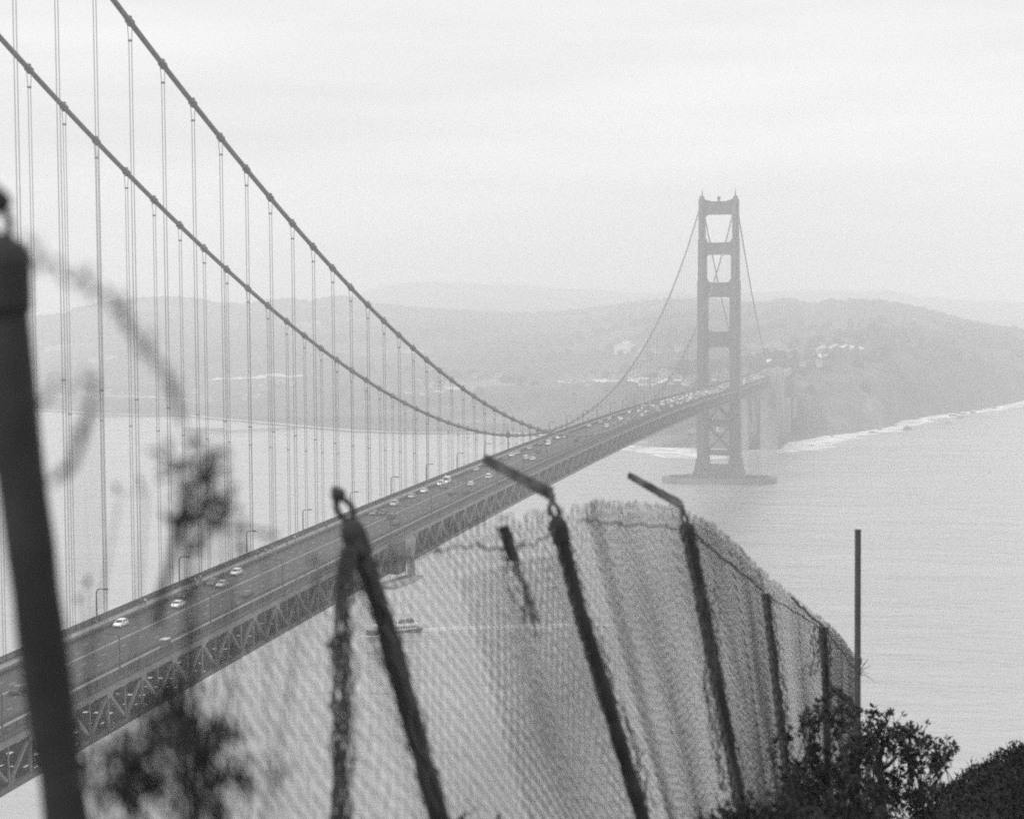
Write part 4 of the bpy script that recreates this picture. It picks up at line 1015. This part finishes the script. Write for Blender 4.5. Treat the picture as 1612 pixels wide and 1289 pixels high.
# mesh sheet: top line, lean direction, depth
TOPL = [(110,1270,2.35),(190,1190,2.7),(290,1110,3.1),(380,1045,3.5),(450,985,3.9),(500,925,4.25),(530,905,4.4),(560,905,4.6),(640,888,5.0),(690,850,5.35),(760,838,5.75),(800,830,6.05),(850,824,6.4),(880,816,6.65),(922,812,7.0),
 (938,802,7.35),(1000,804,8.2),(1060,812,9.05),(1090,822,9.6),(1125,836,10.4),(1160,866,11.2),(1200,908,12.4),(1240,938,13.2),(1270,962,14.0),(1300,986,14.9),(1328,1012,16.4),(1352,1046,17.9)]
LEAN = [(110,.10),(450,.2),(560,.30),(880,.27),(1090,.19),(1205,.115),(1300,.02),(1352,.0)]
PT = [at(*q) for q in TOPL]; PT = [Vector(p) for p in PT]
ln = [0.]
for a, b in zip(PT[:-1], PT[1:]): ln.append(ln[-1]+(b-a).length)
LT = ln[-1]
uT = [q[0] for q in TOPL]
def top_at(s):
    c = [np.interp(s, ln, [p[k] for p in PT]) for k in range(3)]; u = np.interp(s, ln, uT); return np.array(c), u
def sheet(s, t):          # s along the fence, t metres below the top edge
    P, u = top_at(min(max(s, 0), LT)); le = np.interp(u, [a[0] for a in LEAN], [a[1] for a in LEAN])
    d = Rv*le*(1+.0*t) + np.array([0, 0, -1.0]); d = d/np.linalg.norm(d)
    kf = .8 if u < 600 else max(.22, .8-(u-600)/400)
    wv = kf*(.03*math.sin(s*2.1+.8*t)+.012*math.sin(s*5.3-1.3*t+1)+.06*noise.noise(Vector((s*.9, t*.6, 3)))+.012*noise.noise(Vector((s*3.1, t*2.0, 7))))
    T = (np.array(top_at(min(s+.1, LT))[0])-np.array(top_at(max(s-.1, 0))[0])); T[2] = 0; T = T/ (np.linalg.norm(T) or 1)
    Nn = np.array([-T[1], T[0], 0])
    sagv = .05*math.sin(s*1.7)*t*.3
    return P + d*t + Nn*wv*min(1, .35+t) + T*(.03*math.sin(t*3+s*2)) + np.array([0, 0, sagv])
pitch = .034; nw = int(LT/pitch); HT = 2.6; NV = int(HT/pitch)
# sample the sheet on a coarse grid and interpolate the zig-zag wires on it
gs = np.linspace(-.05, LT+.05, 260); gt = np.linspace(-.05, HT+.05, 40)
G = np.array([[sheet(a, b) for b in gt] for a in gs])
def sh(s, t):
    i = (s-gs[0])/(gs[1]-gs[0]); j = (t-gt[0])/(gt[1]-gt[0]); i0 = min(max(int(i), 0), len(gs)-2); j0 = min(max(int(j), 0), len(gt)-2); a = i-i0; b = j-j0
    return (G[i0, j0]*(1-a)*(1-b)+G[i0+1, j0]*a*(1-b)+G[i0, j0+1]*(1-a)*b+G[i0+1, j0+1]*a*b)
wm = MB(); rr = .0022
V = []; F = []
rw = random.Random(5)
for k in range(nw):
    s0 = k*pitch; pts = []
    uk = top_at(s0)[1]; spike = (.03 if rw.random() < .8 else .0)+rw.random()*.02
    ns = int((HT if uk > 450 else 1.6)/pitch)
    jit = .010 if uk < 560 else (.0045 if uk < 800 else .0045+.007*min(1, (uk-800)/140)); off = rw.gauss(0, jit)
    for j in range(-1, ns):
        if j == -1: pts.append(sh(s0+pitch*.5+rw.uniform(-.01, .01), 0)+np.array([0,0,spike])); continue
        pts.append(sh(s0+(0 if (j+k) % 2 == 0 else pitch)+rw.gauss(0, .0022), off+j*pitch+.012*noise.noise(Vector((k*.11, j*.07, 2)))+.006*noise.noise(Vector((k*.9, j*.3, 5)))))
    base = len(V)
    for i, p in enumerate(pts):
        q = pts[min(i+1, len(pts)-1)]-pts[max(i-1, 0)]; q = q/(np.linalg.norm(q) or 1)
        a = np.cross(q, Fv); a = a/(np.linalg.norm(a) or 1); b = np.cross(q, a)
        r = rr*(.74 if uk < 540 else .78 if uk < 690 else 1.1 if uk < 860 else .95)
        for ang in (0, 2.094, 4.189): V.append(p + a*math.cos(ang)*r + b*math.sin(ang)*r)
        if i:
            o = base+(i-1)*3
            for m_ in range(3): F.append((o+m_, o+(m_+1)%3, o+3+(m_+1)%3, o+3+m_))
me = bpy.data.meshes.new('chain_link_mesh'); me.from_pydata(np.array(V).tolist(), [], F); me.materials.append(WIRE)
me.transform(Matrix.Translation(-fence.location)); mo = bpy.data.objects.new('chain_link_mesh', me); col.objects.link(mo); mo.parent = fence
V = []; F = []
for k in range(int(ln[9]/pitch), int(ln[13]/pitch)):
    s0 = k*pitch*1.02; pts = [sh(s0+(0 if (j+k) % 2 == 0 else pitch)+.02, .12+j*pitch*1.04)+Fv*.03 for j in range(0, int(2.2/pitch))]
    base = len(V)
    for i, p in enumerate(pts):
        q = pts[min(i+1, len(pts)-1)]-pts[max(i-1, 0)]; q = q/(np.linalg.norm(q) or 1)
        a = np.cross(q, Fv); a = a/(np.linalg.norm(a) or 1); b = np.cross(q, a)
        for ang in (0, 2.094, 4.189): V.append(p + a*math.cos(ang)*.0015 + b*math.sin(ang)*.0015)
        if i:
            o = base+(i-1)*3
            for m_ in range(3): F.append((o+m_, o+(m_+1)%3, o+3+(m_+1)%3, o+3+m_))
me = bpy.data.meshes.new('chain_link_mesh'); me.from_pydata(np.array(V).tolist(), [], F); me.materials.append(WIRE)
me.transform(Matrix.Translation(-fence.location)); mo = bpy.data.objects.new('chain_link_mesh', me); col.objects.link(mo); mo.parent = fence
# gathered edges of the mesh bunched beside posts
def bunch(line, n, spread, r=.0026):
    m = MB(); rnd = random.Random(int(line[0][0])+3)
    P = [at(*q) for q in line]
    for k in range(n):
        ox = rnd.uniform(-1, 1)*spread; oy = rnd.uniform(-1, 1)*spread; ph = rnd.uniform(0, 6); pts = []
        for i in range(len(P)-1):
            L_ = np.linalg.norm(P[i+1]-P[i]); n_ = max(2, int(L_/.035))
            for j in range(n_):
                z = rnd.uniform(-.5, .5)*.03*(.4+spread*20)
                pts.append(P[i]+(P[i+1]-P[i])*j/n_ + Rv*(ox+z+.3*spread*math.sin(len(pts)*.13+ph)) + Fv*oy)
        m.tube(pts, r, 3)
    m.build('bunched_mesh', WIRE, fence)
bunch([(552,860,4.42),(540,940,4.4),(541,1060,4.4),(538,1160,4.4),(534,1300,4.4),(530,1420,4.4)], 22, .02)
bunch([(556,850,4.48),(604,985,4.48),(655,1150,4.48),(697,1300,4.48)], 6, .024)
bunch([(1116,920,9.3),(1128,1010,9.3),(1122,1080,9.3),(1132,1160,9.3),(1150,1260,9.3)], 9, .04)
bunch([(925,985,6.6),(960,1080,6.7),(1000,1180,6.7),(1022,1290,6.8)], 5, .03)
bunch([(798,850,6.0),(815,905,6.0),(832,960,6.0),(846,1004,6.0)], 7, .03)
bunch([(1088,830,9.4),(1118,980,9.4),(1172,1265,9.4)], 6, .02)
bunch([(1207,934,12.4),(1226,1080,12.4),(1247,1255,12.4)], 9, .028, .0035)
bunch([(1285,985,14.6),(1283,1035,14.6),(1270,1070,14.6)], 8, .035, .0035)
bunch([(1297,988,14.7),(1301,1120,14.7)], 9, .035, .0035)
# tie wires along the top
def twire(line, r, name='top_wire'):
    P = [at(*q) for q in line]; m = MB(); pts = []
    for i in range(len(P)-1):
        for j in range(5): pts.append(P[i]+(P[i+1]-P[i])*j/5+Uv*.006*math.sin((i*5+j)*1.7))
    pts.append(P[-1]); m.tube(pts, r, 6)
    for i in range(2, len(pts)-1, 7):                      # barbs
        m.tube([pts[i]+Uv*.012+Rv*.004, pts[i]-Uv*.012-Rv*.004], r*.6, 4); m.tube([pts[i]+Uv*.012-Rv*.006, pts[i]-Uv*.012+Rv*.006], r*.6, 4)
    m.build(name, WIRE, fence)
twire([(560,890,4.6),(640,880,5.0),(700,864,5.3),(745,858,5.7),(792,866,6.0),(840,856,6.3),(868,840,6.5),(885,826,6.7)], .003, 'barbed_wire')
twire([(915,818,7.0),(940,821,7.3),(985,826,8.0),(1040,828,8.8),(1078,834,9.4)], .003)
twire([(1090,838,9.5),(1125,868,10.6),(1165,900,11.6),(1203,930,12.4)], .0075)
twire([(1205,936,12.5),(1240,956,13.3),(1270,974,14.1),(1296,992,14.8)], .005)
twire([(1246,940,13.6),(1268,962,14.2),(1300,990,14.9)], .009)
twire([(1300,992,14.9),(1330,1030,16.4),(1352,1062,18)], .005)
# wire springing loose close to the camera at the left
twire([(30,380,1.25),(90,425,1.3),(150,455,1.35),(190,485,1.4),(212,535,1.45),(250,570,1.5),(275,620,1.55),(288,670,1.6)], .0019, 'loose_barbed_wire')
# small dark tags of debris caught in the mesh
for u, v, D, s in [(686, 1215, 4.9, 1.0), (627, 1008, 4.8, .9), (520, 1015, 4.3, .8)]:
    P = at(u, v, D); q = MB(); q.tube([P-Uv*.012*s, P-Uv*.004*s, P+Uv*.006*s, P+Uv*.013*s], [.004*s, .011*s, .010*s, .003*s], 7); q.build('mesh_clip', WIRE, fence)

# tall straight pole
pp = at(1350.5, 834, 18.0); g = pp.copy(); g[2] = ground_h(pp[0], pp[1])-.3
m = MB(); m.tube([g, (pp+g)/2, pp], [.031, .030, .029], 16)
pole = tag(m.build('metal_pole', PIPE), 'tall straight bare metal pole rising from the bush at the end of the fence', 'pole')
m = MB(); m.tube([pp-np.array([0,0,.015]), pp+np.array([0,0,.004])], [.0315, .0305], 16); c = m.build('pole_cap', PIPE, pole)
q = at(1351, 1040, 18.0); m = MB(); m.tube([q-np.array([0,0,.03]), q+np.array([0,0,.03])], .034, 14); m.build('clamp', PIPE, pole)

# ------------------------------------------------------------------ shrubs
BARK = mat('dark_bark', .02, .9, .3, 12, bump=.3)
def leafmat(name, v): return mat(name, v, .6, .45, 9, spec=.35)
LEAF = leafmat('leathery_leaf', .022); LEAF2 = leafmat('scrub_leaf', .009); LEAF3 = leafmat('blurred_leaf', .02)
def leaf(V, F, p, d, l, wd, rnd, curl=.2):
    d = Vector(d).normalized(); a = Vector((rnd.uniform(-1,1), rnd.uniform(-1,1), rnd.uniform(-1,1))); x = d.cross(a).normalized(); n = x.cross(d)
    p = Vector(p); o = len(V)
    V += [p, p+d*l*.45+x*wd*.5+n*l*curl*.3, p+d*l*.5-n*l*.02, p+d*l*.45-x*wd*.5+n*l*curl*.3, p+d*l-n*l*curl]
    F += [(o, o+1, o+2), (o, o+2, o+3), (o+1, o+4, o+2), (o+2, o+4, o+3)]
def shrub(name, base, tips, lab, cat, r0=.03, leaf_l=.05, leaf_w=.02, per=9, subs=3, sublen=.25, seed=1, lmat=LEAF, group=None, wig=.08, spread=.5, along=0, twig_r=.004, stems=()):
    rnd = random.Random(seed); root = empty(name, base); tag(root, lab, cat, group)
    bm = MB(); V = []; F = []; base = Vector([float(c) for c in base])
    def ros(p, d, n):
        for _ in range(n):
            dd = Vector(d).normalized()*.9+Vector((rnd.gauss(0,1), rnd.gauss(0,1), rnd.gauss(0,.9)))*.75
            leaf(V, F, Vector(p)+dd*.004, dd, leaf_l*rnd.uniform(.6, 1.2), leaf_w*rnd.uniform(.7, 1.2), rnd)
    for tp in tips:
        tp = Vector([float(c) for c in tp]); n = 7; pts = []; L_ = (tp-base).length
        mid = base*.5+tp*.5+Vector((rnd.gauss(0,1), rnd.gauss(0,1), -.2))*L_*wig
        st = base+Vector((rnd.gauss(0,.05), rnd.gauss(0,.05), 0))
        for i in range(n+1):
            t = i/n; p = st*(1-t)**2+mid*2*t*(1-t)+tp*t*t; p += Vector((rnd.gauss(0,1), rnd.gauss(0,1), rnd.gauss(0,1)))*L_*wig*.16*(0 < i < n); pts.append(p)
        bm.tube(pts, [max(twig_r, r0*(1-t/n)**1.1) for t in range(n+1)], 6); ros(pts[-1], pts[-1]-pts[-2], per)
        for i in range(3 if not along else 2, n+1):
            for _ in range(subs):
                d0 = (pts[i]-pts[i-1]).normalized(); dd = d0+Vector((rnd.gauss(0,spread), rnd.gauss(0,spread), rnd.gauss(.15,spread))); e = pts[i]+dd.normalized()*sublen*rnd.uniform(.4, 1.1)
                k = pts[i]*.5+e*.5+Vector((rnd.gauss(0,1), rnd.gauss(0,1), rnd.gauss(0,1)))*sublen*.08
                bm.tube([pts[i], k, e], [twig_r*1.4, twig_r, twig_r*.7], 4); ros(e, e-k, per)
                for __ in range(2):
                    f_ = k+Vector((rnd.gauss(0,1), rnd.gauss(0,1), rnd.gauss(.4,.8))).normalized()*sublen*rnd.uniform(.25, .55); bm.tube([k, f_], [twig_r, twig_r*.6], 3); ros(f_, f_-k, max(3, per-3))
    for D_, r_, line in stems: bm.tube([at(u, v, D_) for u, v in line], [r_*(1-.5*i/len(line)) for i in range(len(line))], 6)
    bm.build('branches', BARK, root)
    fm_ = MB(); fm_.v = [tuple(p) for p in V]; fm_.f = F; fm_.build('foliage', lmat, root); return root
def gpt(u, v, D):
    P = at(u, v, D); return np.array([P[0], P[1], ground_h(P[0], P[1])-.05])
rs = random.Random(31)
def fan(pairs, D, dj=.35): return [at(u+rs.uniform(-6, 6), v+rs.uniform(-6, 6), D+rs.uniform(-dj, dj)) for u, v in pairs]
# dense bush round the last posts
def blob(cu, cv, ru, rv_, D, n, dd=.3, seed=1):
    q = random.Random(seed); o = []
    while len(o) < n:
        a, b = q.uniform(-1, 1), q.uniform(-1, .95)
        if a*a+b*b < 1: o.append(at(cu+a*ru, cv+b*rv_, D+q.uniform(-dd, dd)))
    return o
GR = 'leafy bushes at the end of the fence'
shrub('shrub', gpt(1300, 1289, 12.0), blob(1302, 1208, 62, 76, 12.0, 44, .25, 3)+fan([(1246,1170),(1262,1148),(1275,1135),(1290,1128),(1302,1122),(1318,1125),(1335,1128),(1348,1135)], 12.0),
      'densest dark leafy bush wrapped round the last fence posts', 'bush', leaf_l=.042, leaf_w=.021, per=7, subs=2, sublen=.13, seed=2, group=GR, wig=.16, spread=.9)
shrub('shrub', gpt(1390, 1289, 17.4), blob(1390, 1168, 42, 34, 17.4, 20, .4, 4)+blob(1366, 1225, 22, 50, 17.4, 7, .3, 5), 'open bush with a bare crooked trunk just right of the tall pole', 'bush', r0=.03, leaf_l=.06, leaf_w=.03, per=8, subs=2, sublen=.18, seed=5, group=GR, wig=.18, spread=.9)
shrub('shrub', gpt(1430, 1289, 17.6), blob(1446, 1192, 46, 36, 17.6, 22, .4, 6)+blob(1450, 1250, 44, 36, 17.6, 5, .4, 7), 'round-topped open bush farthest right before the dark bank', 'bush', r0=.03, leaf_l=.06, leaf_w=.03, per=7, subs=2, sublen=.17, seed=8, group=GR, wig=.18, spread=.9)
shrub('shrub', gpt(1270, 1289, 11.6), fan([(1212,1200),(1218,1188),(1232,1212),(1240,1230),(1226,1250),(1245,1262)], 11.6, .1),
      'thin sprig of leaves leaning out left of the dense bush', 'bush', r0=.006, leaf_l=.036, leaf_w=.016, per=4, subs=1, sublen=.07, seed=9, group=GR, wig=.2)
# bare crooked trunk
ct = MB(); ct.tube([at(u, v, 17.2) for u, v in [(1392,1300),(1388,1262),(1391,1248),(1386,1225),(1380,1205),(1386,1188),(1392,1170)]], [.05,.042,.05,.034,.04,.026,.018], 8)
ct.tube([at(u, v, 17.2) for u, v in [(1384,1212),(1398,1204),(1412,1190)]], [.024,.02,.012], 6)
tag(ct.build('bare_trunk', BARK, smooth=True), 'bare crooked dark trunk standing inside the open bush right of the tall pole', 'tree trunk')
tw = MB(); q = at(1352, 1062, 18.0)
for u, v in [(1366,1038),(1371,1048),(1368,1060),(1374,1070),(1362,1044)]: e = at(u, v, 18.0); tw.tube([q, (q+e)/2+Uv*.02, e], [.004, .003, .002], 4)
tag(tw.build('dead_twig', BARK), 'few bare twigs sticking out right of the tall pole', 'twig')
# dark scrub bank in the right-hand corner
def bank(name, outline, D, lab, nleaf, size, m_, seed, depth=2.2, drop=3.0):
    rnd = random.Random(seed); b0 = at(outline[len(outline)//2][0], 1289, D); root = empty(name, (b0[0], b0[1], ground_h(b0[0], b0[1]))); tag(root, lab, 'bush')
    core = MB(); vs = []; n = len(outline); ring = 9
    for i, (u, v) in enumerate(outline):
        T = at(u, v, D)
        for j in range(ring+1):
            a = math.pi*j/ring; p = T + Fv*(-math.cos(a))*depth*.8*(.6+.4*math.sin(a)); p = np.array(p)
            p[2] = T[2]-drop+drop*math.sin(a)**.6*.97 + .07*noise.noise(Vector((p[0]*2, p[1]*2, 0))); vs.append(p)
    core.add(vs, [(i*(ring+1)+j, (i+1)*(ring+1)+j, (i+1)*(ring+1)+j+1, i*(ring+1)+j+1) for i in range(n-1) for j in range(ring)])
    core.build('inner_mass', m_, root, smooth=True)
    V = []; F = []; tw = MB()
    us_ = [o[0] for o in outline]; vs_ = [o[1] for o in outline]
    for k in range(nleaf):
        u = rnd.uniform(us_[0], us_[-1]); v = np.interp(u, us_, vs_); T = at(u, v, D); a = math.pi*rnd.uniform(.02, .75)
        p = T + Fv*(-math.cos(a))*depth*.8*(.6+.4*math.sin(a)); p = np.array(p); p[2] = T[2]-drop+drop*math.sin(a)**.6*.97
        cl = noise.noise(Vector((p[0]*3.2, p[1]*3.2, p[2]*3.2)))
        if cl < -.12 and rnd.random() < .7: continue
        p = p + np.array([rnd.gauss(0,.03), rnd.gauss(0,.03), abs(rnd.gauss(0,.05))+.08*max(0, cl)])
        dd = Vector((rnd.gauss(0,1), rnd.gauss(0,1), rnd.gauss(.8,.7)))
        leaf(V, F, p, dd, size*rnd.uniform(.6, 1.5), size*.42, rnd)
        if k % 40 == 0 and nleaf > 2000: tw.tube([Vector(p)-Vector((0,0,.15)), Vector(p)+dd.normalized()*.16], [.004, .002], 3)
    f_ = MB(); f_.v = [tuple(p) for p in V]; f_.f = F; f_.build('foliage', m_, root)
    if tw.v: tw.build('twigs', BARK, root)
    return root
bank('scrub_bank', [(1462,1310),(1482,1276),(1502,1258),(1520,1246),(1530,1236),(1548,1218),(1560,1212),(1580,1199),(1600,1190),(1640,1180),(1700,1172),(1760,1188),(1800,1250)], 20, 'dark dense scrub-covered bank filling the bottom right corner', 26000, .05, LEAF2, 4)
bank('brush', [(1090,1360),(1140,1308),(1160,1296),(1190,1290),(1230,1296),(1270,1290),(1320,1298),(1365,1292),(1400,1306),(1430,1322),(1470,1360)], 7.5, 'soft blurred brush along the bottom edge in front of the fence foot', 9000, .03, LEAF2, 6, depth=.8, drop=1.1)
bank('brush', [(690,1375),(720,1335),(745,1326),(790,1333),(830,1375)], 5.4, 'tiny tuft of brush touching the bottom edge beside the second leaning post', 900, .03, LEAF2, 16, depth=.3, drop=.8)
# out-of-focus plants close to the camera on the left
GB = 'blurred plants at the left'
shrub('shrub', gpt(262, 1289, 1.9), fan([(315,748),(332,770),(298,785),(345,795),(290,835),(340,825),(296,850)], 1.9, .06), 'tall out-of-focus plant with a leafy head in front of the left suspender ropes', 'bush',
      r0=.0025, leaf_l=.024, leaf_w=.008, per=5, subs=1, sublen=.04, seed=12, lmat=LEAF3, wig=.03, group=GB, twig_r=.0012,
      stems=[(1.9, .005, [(246,985),(256,930),(270,880),(278,820),(300,765),(318,738)]), (1.9, .003, [(290,880),(330,835),(345,800),(362,770)]), (1.9, .003, [(300,812),(345,832),(385,834),(440,842)]), (1.9, .003, [(280,850),(296,800),(290,770)]), (1.9, .0025, [(310,815),(330,775),(334,750)])])
shrub('shrub', gpt(275, 1289, 1.8), fan([(262,1120),(275,1150),(232,1185),(300,1180),(318,1225),(212,1250),(325,1275),(205,1285),(250,1215),(285,1200),(222,1225),(305,1160),(330,1200),(200,1265),(230,1275),(318,1255)], 1.8, .05), 'low out-of-focus leafy clump under the bridge truss at the bottom left', 'bush',
      r0=.003, leaf_l=.026, leaf_w=.010, per=6, subs=1, sublen=.045, seed=14, lmat=LEAF3, wig=.05, group=GB, twig_r=.0012,
      stems=[(1.8, .005, [(275,1085),(290,1130),(312,1180),(330,1230),(350,1300)]), (1.8, .004, [(268,1110),(240,1165),(215,1220),(196,1300)]), (1.8, .003, [(290,1150),(275,1200),(300,1250)]), (1.8, .003, [(232,1170),(262,1200),(290,1190),(330,1180)])])
shrub('shrub', gpt(100, 1289, 1.5), fan([(148,615),(120,700)], 1.5, .03), 'blurred sprig rising just right of the leftmost post', 'bush',
      r0=.0012, leaf_l=.014, leaf_w=.005, per=3, subs=0, sublen=.03, seed=15, lmat=LEAF3, wig=.02, group=GB, twig_r=.0006,
      stems=[(1.5, .004, [(92,745),(112,735),(128,690),(142,640),(150,605)]), (1.5, .0022, [(60,640),(78,620),(92,590)]), (1.5, .003, [(80,760),(104,742),(122,728)])])
shrub('shrub', gpt(200, 1289, 2.2), fan([(187,782),(132,930),(497,900),(470,950),(370,810),(420,850),(232,775),(160,1170)], 2.4, .1), 'sparse blurred twigs scattered between the leftmost post and the ringed post', 'bush',
      r0=.0018, leaf_l=.016, leaf_w=.006, per=3, subs=0, sublen=.05, seed=17, lmat=LEAF3, wig=.05, group=GB, twig_r=.0009)

# ------------------------------------------------------------------ haze
hm = bpy.data.materials.new('sea_haze'); hm.use_nodes = True; t = hm.node_tree; t.nodes.clear()
o_ = t.nodes.new('ShaderNodeOutputMaterial'); pv = t.nodes.new('ShaderNodeVolumePrincipled')
pv.inputs['Color'].default_value = (1, 1, 1, 1); pv.inputs['Density'].default_value = HAZE_DENSITY; pv.inputs['Anisotropy'].default_value = 0.0
t.links.new(pv.outputs[0], o_.inputs['Volume'])
hb = MB(); hb.box(-9000, 9000, -3000, 10000, -3, 340); tag(hb.build('haze', hm), kind='stuff')
